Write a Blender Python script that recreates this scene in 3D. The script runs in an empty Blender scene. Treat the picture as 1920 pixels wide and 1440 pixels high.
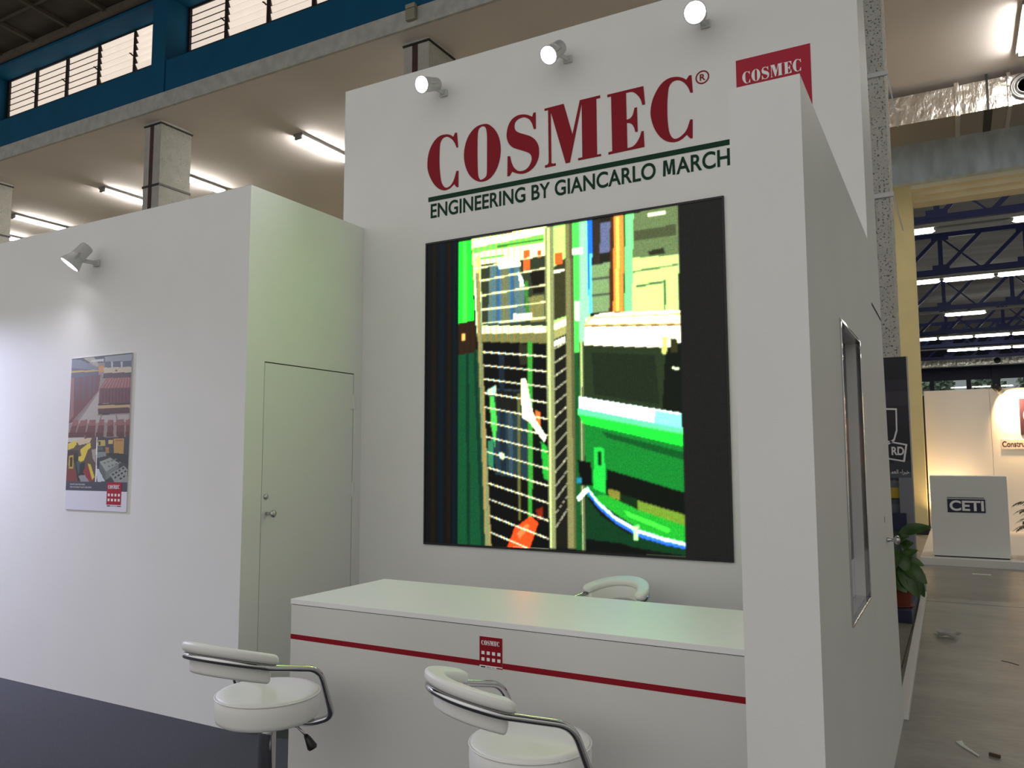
import bpy, bmesh, math, random
import numpy as np
from mathutils import Vector, Matrix

# ------------------------------------------------------------------ camera, sky, exposure
SC = bpy.context.scene
COL = SC.collection
random.seed(7)
RNG = np.random.default_rng(11)
EYE = 1.4515
YAW, PITCH, ROLL = -0.5063, 0.0930, -0.0026

def make_camera():
    cy, sy = math.cos(YAW), math.sin(YAW)
    cp, sp = math.cos(PITCH), math.sin(PITCH)
    cr, sr = math.cos(ROLL), math.sin(ROLL)
    fwd = Vector((sy*cp, cy*cp, sp)); right = Vector((cy, -sy, 0)); up = right.cross(fwd)
    r2 = cr*right + sr*up; u2 = -sr*right + cr*up
    M = Matrix((r2, u2, -fwd)).transposed().to_4x4()
    M.translation = (0, 0, EYE)
    cam = bpy.data.cameras.new('camera')
    cam.sensor_width = 36.0
    cam.lens = 1497.1/1920*36.0
    cam.clip_start = 0.05; cam.clip_end = 300
    o = bpy.data.objects.new('camera', cam); COL.objects.link(o)
    o.matrix_world = M
    SC.camera = o
make_camera()

SC.view_settings.view_transform = 'Standard'
SC.view_settings.look = 'None'
SC.view_settings.exposure = 0.0
SC.view_settings.gamma = 1.0
SC.view_settings.use_curve_mapping = False

def make_world():
    # daylight falling into the open hall: strongest from the side behind the visitor
    w = bpy.data.worlds.new('daylight'); SC.world = w; w.use_nodes = True
    nt = w.node_tree; N = nt.nodes; L = nt.links; N.clear()
    out = N.new('ShaderNodeOutputWorld'); bg = N.new('ShaderNodeBackground')
    tc = N.new('ShaderNodeTexCoord')
    dot = N.new('ShaderNodeVectorMath'); dot.operation = 'DOT_PRODUCT'
    d = Vector((-0.36, -0.58, 0.73)).normalized(); dot.inputs[1].default_value = d
    ramp = N.new('ShaderNodeValToRGB')
    mr = N.new('ShaderNodeMapRange'); mr.inputs[1].default_value = -1; mr.inputs[2].default_value = 1
    L.new(tc.outputs['Generated'], dot.inputs[0]); L.new(dot.outputs['Value'], mr.inputs[0]); L.new(mr.outputs[0], ramp.inputs[0])
    e = ramp.color_ramp.elements
    e[0].position = 0.0; e[0].color = (0.21, 0.22, 0.19, 1)
    e[1].position = 1.0; e[1].color = (0.90, 0.87, 0.86, 1)
    m = e.new(0.52); m.color = (0.385, 0.395, 0.35, 1)
    L.new(ramp.outputs[0], bg.inputs[0]); bg.inputs[1].default_value = 1.05
    L.new(bg.outputs[0], out.inputs[0])
make_world()

# ------------------------------------------------------------------ materials
def mat(name, color=(0.8, 0.8, 0.8), rough=0.5, metal=0.0, bump=0.0, bscale=60.0, var=0.0, vscale=4.0, emit=None, estr=0.0, coord='Object', spec=None, stretch=None, trans=0.0, color2=None, bdist=0.01):
    m = bpy.data.materials.new(name); m.use_nodes = True
    nt = m.node_tree; N = nt.nodes; L = nt.links
    b = N['Principled BSDF']
    b.inputs['Base Color'].default_value = (*color, 1); b.inputs['Roughness'].default_value = rough; b.inputs['Metallic'].default_value = metal
    if spec is not None: b.inputs['Specular IOR Level'].default_value = spec
    if trans: b.inputs['Transmission Weight'].default_value = trans
    tc = N.new('ShaderNodeTexCoord'); src = tc.outputs[coord]
    if stretch:
        mp = N.new('ShaderNodeMapping'); mp.inputs['Scale'].default_value = stretch; L.new(src, mp.inputs[0]); src = mp.outputs[0]
    if var > 0 or color2:
        n = N.new('ShaderNodeTexNoise'); n.inputs['Scale'].default_value = vscale; n.inputs['Detail'].default_value = 6
        L.new(src, n.inputs['Vector'])
        r = N.new('ShaderNodeValToRGB'); L.new(n.outputs['Fac'], r.inputs[0])
        c2 = color2 if color2 else tuple(c*(1-var) for c in color)
        c1 = color if color2 else tuple(min(1, c*(1+var)) for c in color)
        r.color_ramp.elements[0].position = 0.33; r.color_ramp.elements[0].color = (*c2, 1)
        r.color_ramp.elements[1].position = 0.67; r.color_ramp.elements[1].color = (*c1, 1)
        L.new(r.outputs[0], b.inputs['Base Color'])
    if bump > 0:
        n2 = N.new('ShaderNodeTexNoise'); n2.inputs['Scale'].default_value = bscale; n2.inputs['Detail'].default_value = 4
        L.new(src, n2.inputs['Vector'])
        bp = N.new('ShaderNodeBump'); bp.inputs['Strength'].default_value = bump; bp.inputs['Distance'].default_value = bdist
        L.new(n2.outputs['Fac'], bp.inputs['Height']); L.new(bp.outputs[0], b.inputs['Normal'])
    if emit:
        b.inputs['Emission Color'].default_value = (*emit, 1); b.inputs['Emission Strength'].default_value = estr
    return m

def speckled(name, base, dark, scale=45.0, thr=0.2):
    m = bpy.data.materials.new(name); m.use_nodes = True
    nt = m.node_tree; N = nt.nodes; L = nt.links; b = N['Principled BSDF']; b.inputs['Roughness'].default_value = 0.85
    tc = N.new('ShaderNodeTexCoord')
    v = N.new('ShaderNodeTexNoise'); v.inputs['Scale'].default_value = scale; v.inputs['Detail'].default_value = 3
    L.new(tc.outputs['Object'], v.inputs['Vector'])
    r = N.new('ShaderNodeValToRGB'); r.color_ramp.elements[0].position = thr; r.color_ramp.elements[0].color = (*dark, 1)
    r.color_ramp.elements[1].position = thr+0.08; r.color_ramp.elements[1].color = (*base, 1)
    L.new(v.outputs['Fac'], r.inputs[0])
    n = N.new('ShaderNodeTexNoise'); n.inputs['Scale'].default_value = 6; L.new(tc.outputs['Object'], n.inputs['Vector'])
    r2 = N.new('ShaderNodeValToRGB'); r2.color_ramp.elements[0].position = 0.3; r2.color_ramp.elements[0].color = (0.86, 0.86, 0.86, 1)
    r2.color_ramp.elements[1].position = 0.7; r2.color_ramp.elements[1].color = (1, 1, 1, 1); L.new(n.outputs['Fac'], r2.inputs[0])
    mx = N.new('ShaderNodeMix'); mx.data_type = 'RGBA'; mx.blend_type = 'MULTIPLY'; mx.inputs[0].default_value = 1
    L.new(r.outputs[0], mx.inputs[6]); L.new(r2.outputs[0], mx.inputs[7]); L.new(mx.outputs[2], b.inputs['Base Color'])
    bp = N.new('ShaderNodeBump'); bp.inputs['Strength'].default_value = 0.4; bp.inputs['Distance'].default_value = 0.01
    L.new(v.outputs['Fac'], bp.inputs['Height']); L.new(bp.outputs[0], b.inputs['Normal'])
    return m

def lin(c):
    c = c/255.0
    return c/12.92 if c <= 0.04045 else ((c+0.055)/1.055)**2.4
def rgb(r, g, b): return (lin(r), lin(g), lin(b))

M_WALL = mat('white_wall_paint', (0.80, 0.795, 0.775), 0.55, bump=0.06, bscale=160, var=0.015, vscale=3)
M_WALL2 = mat('white_laminate', (0.66, 0.655, 0.62), 0.42, bump=0.03, bscale=220)
M_TOP = mat('satin_counter_top', (0.82, 0.82, 0.81), 0.42, bump=0.02, bscale=300)
M_DOOR = mat('white_door_paint', (0.77, 0.77, 0.76), 0.5, bump=0.05, bscale=160)
M_RED = mat('red_vinyl', (0.27, 0.008, 0.018), 0.5, spec=0.15)
M_RED2 = mat('crimson_vinyl', (0.42, 0.020, 0.045), 0.5, spec=0.2)
M_GREEN = mat('dark_green_vinyl', (0.004, 0.040, 0.017), 0.5, spec=0.15)
M_WHITEV = mat('white_vinyl', (0.85, 0.84, 0.84), 0.45)
M_BLACK = mat('black_plastic', (0.012, 0.012, 0.013), 0.4)
M_BEZEL = mat('black_screen_bezel', (0.014, 0.014, 0.014), 0.55)
M_CARPET = mat('dark_grey_carpet', (0.046, 0.047, 0.055), 0.95, bump=0.5, bscale=350, var=0.25, vscale=140)
M_CHROME = mat('polished_chrome', (0.55, 0.55, 0.56), 0.09, 1.0)
M_STEEL = mat('brushed_steel', (0.55, 0.55, 0.55), 0.3, 1.0)
M_LEATHER = mat('white_leatherette', (0.86, 0.86, 0.82), 0.42, bump=0.05, bscale=250)
M_LAMPGREY = mat('pale_grey_lamp_enamel', (0.62, 0.62, 0.61), 0.35)
M_LENS = mat('glowing_lamp_lens', (1, 1, 1), 0.3, emit=(1.0, 0.98, 1.0), estr=14)
M_TUBE = mat('glowing_fluorescent_tube', (1, 1, 1), 0.3, emit=(1.0, 0.95, 0.87), estr=88)
M_TUBE2 = mat('cool_fluorescent_tube', (1, 1, 1), 0.3, emit=(1.0, 0.96, 0.84), estr=26)
M_FITTING = mat('grey_light_fitting', (0.25, 0.25, 0.24), 0.5)
M_SOFFIT = mat('matt_ceiling_paint', (0.80, 0.74, 0.71), 0.9, var=0.05, vscale=0.6)
M_ROOF = mat('brown_roof_boards', (0.075, 0.060, 0.045), 0.9, var=0.25, vscale=1.5)
M_JOIST = mat('brown_roof_joist', (0.115, 0.092, 0.065), 0.85, var=0.15, vscale=3)
M_BLUE = mat('petrol_blue_wall_paint', (0.008, 0.105, 0.215), 0.7, var=0.06, vscale=2, spec=0.15)
M_CONC = mat('pale_concrete_edge', (0.52, 0.51, 0.48), 0.9, var=0.12, vscale=6, bump=0.2, bscale=30)
M_COLUMN = speckled('speckled_render', (0.55, 0.54, 0.50), (0.10, 0.10, 0.09), 42, 0.36)
M_COLUMN2 = speckled('fine_speckled_render', (0.50, 0.49, 0.45), (0.16, 0.16, 0.14), 55, 0.30)
M_COLINSET = mat('dark_red_steel_strip', (0.055, 0.018, 0.014), 0.6, var=0.3, vscale=10)
M_STRAP = mat('dark_steel_strap', (0.02, 0.017, 0.015), 0.5)
M_CREAM = mat('cream_wall_paint', (0.66, 0.56, 0.28), 0.75, var=0.05, vscale=2)
M_CREAM2 = mat('pale_cream_trim', (0.72, 0.66, 0.47), 0.7, var=0.05, vscale=2)
M_BEAM = mat('blue_grey_beam_paint', (0.47, 0.56, 0.63), 0.7, var=0.18, vscale=3, stretch=(1.5, 1, 0.6))
M_FOIL = mat('crinkled_foil', (0.86, 0.83, 0.77), 0.30, 1.0, bump=1.0, bscale=4.2, var=0.06, vscale=5, bdist=0.06, stretch=(1.5, 1, 0.9))
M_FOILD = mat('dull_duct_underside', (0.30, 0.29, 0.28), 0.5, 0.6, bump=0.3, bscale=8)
M_DARK = mat('dark_void', (0.006, 0.006, 0.006), 0.8)
M_GLASSPANE = mat('dusty_daylit_louvre_glass', (0.75, 0.70, 0.62), 0.5, var=0.12, vscale=6, emit=(1.0, 0.84, 0.71), estr=0.70)  # emission stands in for daylight coming through the panes
M_WINFRAME = mat('dark_window_frame', (0.020, 0.012, 0.010), 0.6)
M_TRUSS = mat('deep_blue_steel', (0.010, 0.022, 0.14), 0.45)
M_HALLROOF = mat('grey_roof_sheet', (0.46, 0.45, 0.46), 0.8, var=0.12, vscale=0.8, stretch=(0.2, 3, 1))
M_NAVY = mat('navy_paint', (0.008, 0.012, 0.05), 0.5)
M_PANELW = mat('white_stand_panel', (0.80, 0.76, 0.69), 0.6)
M_PANELG = mat('pale_grey_laminate', (0.74, 0.75, 0.72), 0.45)
M_DECK = mat('white_platform', (0.70, 0.69, 0.66), 0.5)
M_GREENFL = mat('grey_green_flooring', (0.17, 0.165, 0.125), 0.8, var=0.1, vscale=5)
M_TERRA = mat('terracotta_plastic', (0.22, 0.055, 0.03), 0.5)
M_SOIL = mat('potting_soil', (0.03, 0.02, 0.015), 0.95, bump=0.6, bscale=80)
M_LEAF = mat('glossy_green_leaf', (0.045, 0.105, 0.022), 0.38, var=0.35, vscale=7)
M_LEAFD = mat('dark_palm_leaf', (0.018, 0.032, 0.010), 0.45, var=0.3, vscale=7)
M_STEM = mat('green_stem', (0.05, 0.08, 0.02), 0.6)
M_TREE = mat('distant_tree_leaves', (0.42, 0.50, 0.36), 0.9, var=0.55, vscale=3)
M_PAPER = mat('crumpled_white_paper', (0.50, 0.49, 0.44), 0.8)
M_PLASTIC = mat('off_white_plastic', (0.66, 0.68, 0.64), 0.5)
M_WOOD = mat('brown_wood_chip', (0.09, 0.06, 0.04), 0.8)
M_YELLOWP = mat('yellow_board', (0.42, 0.30, 0.02), 0.6)
M_GLASSBLK = mat('greenish_clear_plastic', (0.55, 0.62, 0.55), 0.2, trans=0.6)

# ------------------------------------------------------------------ mesh helpers
def link(name, me, m=None, parent=None, smooth=False):
    o = bpy.data.objects.new(name, me); COL.objects.link(o)
    if m is not None:
        for x in (m if isinstance(m, (list, tuple)) else [m]): me.materials.append(x)
    if smooth:
        for p in me.polygons: p.use_smooth = True
    if parent is not None: o.parent = parent
    return o
def obj(name, bm, m=None, parent=None, smooth=False, local=False, bevel=0.0):
    """one mesh object; bmesh coordinates are world ones unless local"""
    if parent is not None and not local:
        off = parent.location + (parent.parent.location if parent.parent else Vector((0, 0, 0)))
        bmesh.ops.translate(bm, verts=bm.verts, vec=-off)
    bmesh.ops.recalc_face_normals(bm, faces=bm.faces)
    me = bpy.data.meshes.new(name); bm.to_mesh(me); bm.free()
    o = link(name, me, m, parent, smooth)
    if bevel:
        md = o.modifiers.new('bevel', 'BEVEL'); md.width = bevel; md.segments = 2; md.limit_method = 'ANGLE'
    return o
def tag(o, label, cat, group=None, kind=None):
    o['label'] = label; o['category'] = cat
    if group: o['group'] = group
    if kind: o['kind'] = kind
    return o
def thing(name, label, cat, loc, group=None, kind=None, rz=0.0):
    o = bpy.data.objects.new(name, None); COL.objects.link(o); o.location = loc; o.rotation_euler = (0, 0, rz)
    o.empty_display_size = 0.1
    return tag(o, label, cat, group, kind)
def box(bm, x0, x1, y0, y1, z0, z1):
    v = [bm.verts.new(p) for p in ((x0,y0,z0),(x1,y0,z0),(x1,y1,z0),(x0,y1,z0),(x0,y0,z1),(x1,y0,z1),(x1,y1,z1),(x0,y1,z1))]
    for f in ((0,3,2,1),(4,5,6,7),(0,1,5,4),(1,2,6,5),(2,3,7,6),(3,0,4,7)): bm.faces.new([v[i] for i in f])
    return bm
def B(*b):
    bm = bmesh.new()
    if isinstance(b[0], (tuple, list)):
        for q in b: box(bm, *q)
    else: box(bm, *b)
    return bm
def tube(bm, pts, r, n=12, caps=True):
    pts = [Vector(p) for p in pts]; rings = []
    t0 = (pts[1]-pts[0]).normalized()
    ref = Vector((0, 0, 1)) if abs(t0.z) < 0.9 else Vector((1, 0, 0))
    u = t0.cross(ref).normalized()
    for i, p in enumerate(pts):
        t = (pts[min(i+1, len(pts)-1)]-pts[max(i-1, 0)]).normalized()
        u = (u - t*u.dot(t)).normalized(); w = t.cross(u)
        rr = r[i] if isinstance(r, (list, tuple)) else r
        rings.append([bm.verts.new(p + rr*(math.cos(2*math.pi*k/n)*u + math.sin(2*math.pi*k/n)*w)) for k in range(n)])
    for a, b in zip(rings[:-1], rings[1:]):
        for k in range(n): bm.faces.new((a[k], a[(k+1) % n], b[(k+1) % n], b[k]))
    if caps: bm.faces.new(rings[0][::-1]); bm.faces.new(rings[-1])
    return bm
def lathe(bm, prof, n=32, M=None, cap=True):
    rings = []
    for r, z in prof:
        ring = []
        for k in range(n):
            p = Vector((r*math.cos(2*math.pi*k/n), r*math.sin(2*math.pi*k/n), z))
            ring.append(bm.verts.new(M @ p if M else p))
        rings.append(ring)
    for a, b in zip(rings[:-1], rings[1:]):
        for k in range(n): bm.faces.new((a[k], a[(k+1) % n], b[(k+1) % n], b[k]))
    if cap: bm.faces.new(rings[0][::-1]); bm.faces.new(rings[-1])
    return bm
def fillet(pts, rad, n=6):
    """round the inner corners of a polyline"""
    pts = [Vector(p) for p in pts]; out = [pts[0]]
    for a, b, c in zip(pts[:-2], pts[1:-1], pts[2:]):
        u = (a-b); w = (c-b); d = min(rad, u.length*0.45, w.length*0.45)
        p = b+u.normalized()*d; q = b+w.normalized()*d
        for k in range(n+1):
            t = k/n; out.append((1-t)**2*p + 2*t*(1-t)*b + t*t*q)
    out.append(pts[-1]); return out
def bar(bm, a, b, w, h=None):
    """rectangular bar between two points"""
    a = Vector(a); b = Vector(b); h = h or w
    t = (b-a).normalized(); ref = Vector((0, 1, 0)) if abs(t.y) < 0.9 else Vector((1, 0, 0))
    u = t.cross(ref).normalized(); v = t.cross(u)
    q = [[bm.verts.new(p + u*sx*w/2 + v*sy*h/2) for sx, sy in ((-1,-1),(1,-1),(1,1),(-1,1))] for p in (a, b)]
    for k in range(4): bm.faces.new((q[0][k], q[0][(k+1) % 4], q[1][(k+1) % 4], q[1][k]))
    bm.faces.new(q[0][::-1]); bm.faces.new(q[1])
    return bm
def aim(loc, d):
    """matrix whose +Z looks along d"""
    q = Vector(d).normalized().to_track_quat('Z', 'Y')
    M = q.to_matrix().to_4x4(); M.translation = loc; return M

# flat lettering --------------------------------------------------------------
def smooth_outline(pts, n=5):
    """closed outline; entries with a third value are sharp corners, the rest are joined by a curve"""
    N = len(pts); P = [Vector((p[0], p[1])) for p in pts]; C = [len(p) > 2 for p in pts]; out = []
    for i in range(N):
        j = (i+1) % N
        if C[i] and C[j]: out.append(P[i]); continue
        p0 = P[i] if C[i] else P[i-1]; p3 = P[j] if C[j] else P[(j+1) % N]
        for k in range(n):
            t = k/n
            out.append(0.5*((2*P[i]) + (-p0+P[j])*t + (2*p0-5*P[i]+4*P[j]-p3)*t*t + (-p0+3*P[i]-3*P[j]+p3)*t*t*t))
    return out
def glyph_mesh(loops, depth, place):
    """filled, slightly thick letter. place maps (x, z, out) to space"""
    cu = bpy.data.curves.new('glyph', 'CURVE'); cu.dimensions = '2D'; cu.fill_mode = 'BOTH'; cu.extrude = depth/2
    for lp in loops:
        s = cu.splines.new('POLY'); s.points.add(len(lp)-1)
        for p, q in zip(s.points, lp): p.co = (q[0], q[1], 0, 1)
        s.use_cyclic_u = True
    return curve_to_mesh(cu, place, depth)
def curve_to_mesh(cu, place, depth):
    o = bpy.data.objects.new('glyph', cu); COL.objects.link(o)
    dg = bpy.context.evaluated_depsgraph_get(); dg.update()
    me = bpy.data.meshes.new_from_object(o.evaluated_get(dg))
    COL.objects.unlink(o); bpy.data.objects.remove(o)
    for v in me.vertices: v.co = place(v.co.x, v.co.y, v.co.z+depth/2)
    return me
def text_mesh(s, width, height, depth, place, bold=0.0, space=1.0, font=None):
    """text scaled to width x cap height with its lower left corner at 0, 0"""
    cu = bpy.data.curves.new('glyph', 'FONT'); cu.body = s; cu.size = 1.0; cu.extrude = 0.0; cu.offset = bold; cu.space_character = space
    me = curve_to_mesh(cu, lambda x, y, z: Vector((x, y, 0)), 0.0)
    xs = [v.co.x for v in me.vertices]; ys = [v.co.y for v in me.vertices]
    x0, x1, y0, y1 = min(xs), max(xs), min(ys), max(ys)
    sx = width/(x1-x0); sy = height/(y1-y0)
    for v in me.vertices: v.co = place((v.co.x-x0)*sx, (v.co.y-y0)*sy, depth)
    return me
def line_of_letters(s, width, height, depth, place, bold, sharp='M'):
    """one mesh per letter, set like a line of text"""
    def ext(q):
        cu = bpy.data.curves.new('glyph', 'FONT'); cu.body = q
        me = curve_to_mesh(cu, lambda x, y, z: Vector((x, y, 0)), 0.0)
        xs = [v.co.x for v in me.vertices]; ys = [v.co.y for v in me.vertices]; bpy.data.meshes.remove(me)
        return min(xs), max(xs), min(ys), max(ys)
    x0, x1, _, _ = ext(s); cap = ext('E')[3]; k = width/(x1-x0); kz = height/cap; out = []
    for i, ch in enumerate(s):
        if ch == ' ': continue
        a, c, y0, y1 = ext(ch); right = ext(s[:i+1])[1]; left = right-(c-a); e = 0 if ch in sharp else bold
        if ch == 'M':   # drawn as one outline with the same stroke
            W, H = (c-a)*k, height; t = (ext('I')[1]-ext('I')[0]+2*bold)*k
            lp = [(0, 0), (0.05*W, H), (0.05*W+1.3*t, H), (W/2, 0.36*H), (0.95*W-1.3*t, H), (0.95*W, H), (W, 0), (W-t, 0), (0.95*W-0.9*t, 0.74*H), (W/2+0.5*t, 0.08*H), (W/2-0.5*t, 0.08*H), (0.05*W+0.9*t, 0.74*H), (t, 0)]
            out.append(glyph_mesh([[Vector(p) for p in lp]], depth, (lambda dx: (lambda x, z, d: place(x+dx, z, d)))((left-x0)*k))); continue
        out.append(text_mesh(ch, (c-a+2*e)*k, (y1-y0+2*e)*kz, depth, (lambda dx, dz: (lambda x, z, d: place(x+dx, z+dz, d)))((left-x0-e)*k, (y0-e)*kz), bold=e))
    return out
def wall_place(x0, z0, y, parent_loc):
    """lettering on a wall that faces -Y"""
    return lambda x, z, d: Vector((x0+x, y-d, z0+z)) - Vector(parent_loc)

def paint_raster(polys, nu, nv):
    img = np.zeros((nv, nu, 3)); uu, vv = np.meshgrid((np.arange(nu)+0.5)/nu*1000, (np.arange(nv)+0.5)/nv*1000)
    for row in polys:
        c = row[:3]; P = np.array(row[3:], float).reshape(-1, 2); inside = np.zeros_like(uu, bool)
        for (x0, y0), (x1, y1) in zip(P, np.roll(P, -1, 0)):
            if y0 == y1: continue
            inside ^= ((y0 > vv) != (y1 > vv)) & (uu < (x1-x0)*(vv-y0)/(y1-y0)+x0)
        img[inside] = [lin(q) for q in c]
    return img
def raster_mesh(name, img, place):
    """a grid of small flat tiles, each with its own colour"""
    nv, nu = img.shape[:2]
    gx, gy = np.meshgrid(np.arange(nu+1)/nu, np.arange(nv+1)/nv)
    co = np.array([place(u, v) for u, v in zip(gx.ravel(), gy.ravel())], float)
    me = bpy.data.meshes.new(name)
    i = np.arange(nu*nv); r, c = i//nu, i % nu; a = r*(nu+1)+c
    quads = np.stack([a+nu+1, a+nu+2, a+1, a], 1).astype(np.int32)
    me.vertices.add(len(co)); me.vertices.foreach_set('co', co.ravel())
    me.loops.add(4*nu*nv); me.loops.foreach_set('vertex_index', quads.ravel())
    me.polygons.add(nu*nv); me.polygons.foreach_set('loop_start', np.arange(0, 4*nu*nv, 4, dtype=np.int32))
    me.update(calc_edges=True)
    at = me.color_attributes.new('picture', 'FLOAT_COLOR', 'CORNER')
    rgba = np.ones((nu*nv, 4, 4)); rgba[:, :, :3] = img.reshape(-1, 1, 3)
    at.data.foreach_set('color', rgba.ravel())
    return me
def picture_material(name, emission=0.0, rough=0.5):
    m = bpy.data.materials.new(name); m.use_nodes = True
    N = m.node_tree.nodes; L = m.node_tree.links; b = N['Principled BSDF']
    a = N.new('ShaderNodeVertexColor'); a.layer_name = 'picture'; b.inputs['Roughness'].default_value = rough
    if emission:
        b.inputs['Base Color'].default_value = (0.004, 0.004, 0.004, 1); b.inputs['Specular IOR Level'].default_value = 0.12
        L.new(a.outputs['Color'], b.inputs['Emission Color']); b.inputs['Emission Strength'].default_value = emission
    else: L.new(a.outputs['Color'], b.inputs['Base Color'])
    return m

# ------------------------------------------------------------------ traced lettering and pictures
# letter outlines in half millimetres from the foot of the first letter; a third value marks a corner
GLYPHS = {
 'C': [[(452,682,1),(470,486,1),(447,488,1),(421,549),(374,613),(302,660),(246,656),(211,625),(193,574),(186,458),(186,321),(195,209),(214,90),(247,23),(290,-10),(342,-3),(385,33),(419,95),(446,181,1),(476,179,1),(477,-31,1),(450,-29,1),(412,18,1),(361,-20),(306,-38),(251,-36),(179,-3),(106,68),(45,168),(7,271),(0,369),(14,477),(54,574),(118,651),(198,693),(286,693),(350,673),(399,639,1),(424,685,1)]],
 'O': [[(867,709),(942,675),(1016,596),(1068,493),(1090,376),(1086,258),(1053,140),(994,46),(912,-12),(815,-22),(724,14),(640,96),(586,206),(561,325),(566,439),(600,554),(662,643),(753,701)], [(840,686),(874,662),(891,609),(898,520),(898,321),(896,90),(878,27),(815,1),(785,23),(768,73),(760,181),(757,415),(761,595),(776,659),(806,685)]],
 'S': [[(1578,703,1),(1579,498,1),(1551,501,1),(1531,567),(1497,627),(1447,665),(1404,679),(1340,670),(1297,637),(1286,587),(1300,538),(1346,499),(1425,460),(1510,417),(1572,359),(1610,287),(1620,215),(1613,140),(1578,63),(1521,9),(1444,-21),(1366,-20),(1302,1),(1251,28,1),(1219,-19,1),(1186,-21,1),(1190,230,1),(1224,226,1),(1241,152),(1273,81),(1323,29),(1373,11),(1437,18),(1486,54),(1518,113),(1519,164),(1494,207),(1445,239),(1353,283),(1267,326),(1209,386),(1180,464),(1180,537),(1202,617),(1253,685),(1333,717),(1412,713),(1476,690),(1532,658,1),(1548,703,1)]],
 'M': [[(1697,721,1),(1950,725,1),(2060,329,1),(2159,722,1),(2414,723,1),(2413,692,1),(2365,693,1),(2367,26,1),(2414,26,1),(2414,2,1),(2130,3,1),(2130,28,1),(2183,30,1),(2182,682,1),(2024,-1,1),(1970,-2,1),(1779,668,1),(1783,37,1),(1805,23,1),(1839,24,1),(1839,-4,1),(1698,-7,1),(1699,21,1),(1736,26,1),(1749,50,1),(1745,695,1),(1699,695,1)]],
 'E': [[(2502,708,1),(2936,709,1),(2952,495,1),(2920,495,1),(2901,564),(2863,625),(2817,667),(2778,679),(2729,679,1),(2731,362,1),(2772,369),(2806,404),(2828,480,1),(2857,482,1),(2860,200,1),(2832,199,1),(2817,259),(2784,308),(2733,326,1),(2735,30,1),(2799,37),(2846,73),(2883,130),(2904,190,1),(2930,192,1),(2936,7,1),(2507,0,1),(2507,26,1),(2554,30,1),(2549,680,1),(2503,680,1)]],
 'c': [[(3485,705,1),(3495,507,1),(3467,510,1),(3449,566),(3411,628),(3372,665),(3326,686),(3275,681),(3238,646),(3222,592),(3211,493),(3206,358),(3209,236),(3220,132),(3245,63),(3284,28),(3331,32),(3385,65),(3425,116),(3459,209,1),(3486,205,1),(3481,-3,1),(3455,-1,1),(3417,48,1),(3370,14),(3317,-5),(3257,-4),(3184,25),(3111,94),(3052,201),(3020,317),(3016,413),(3041,524),(3088,616),(3151,690),(3226,727),(3307,727),(3373,704),(3428,666,1),(3459,706,1)]],
}
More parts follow.
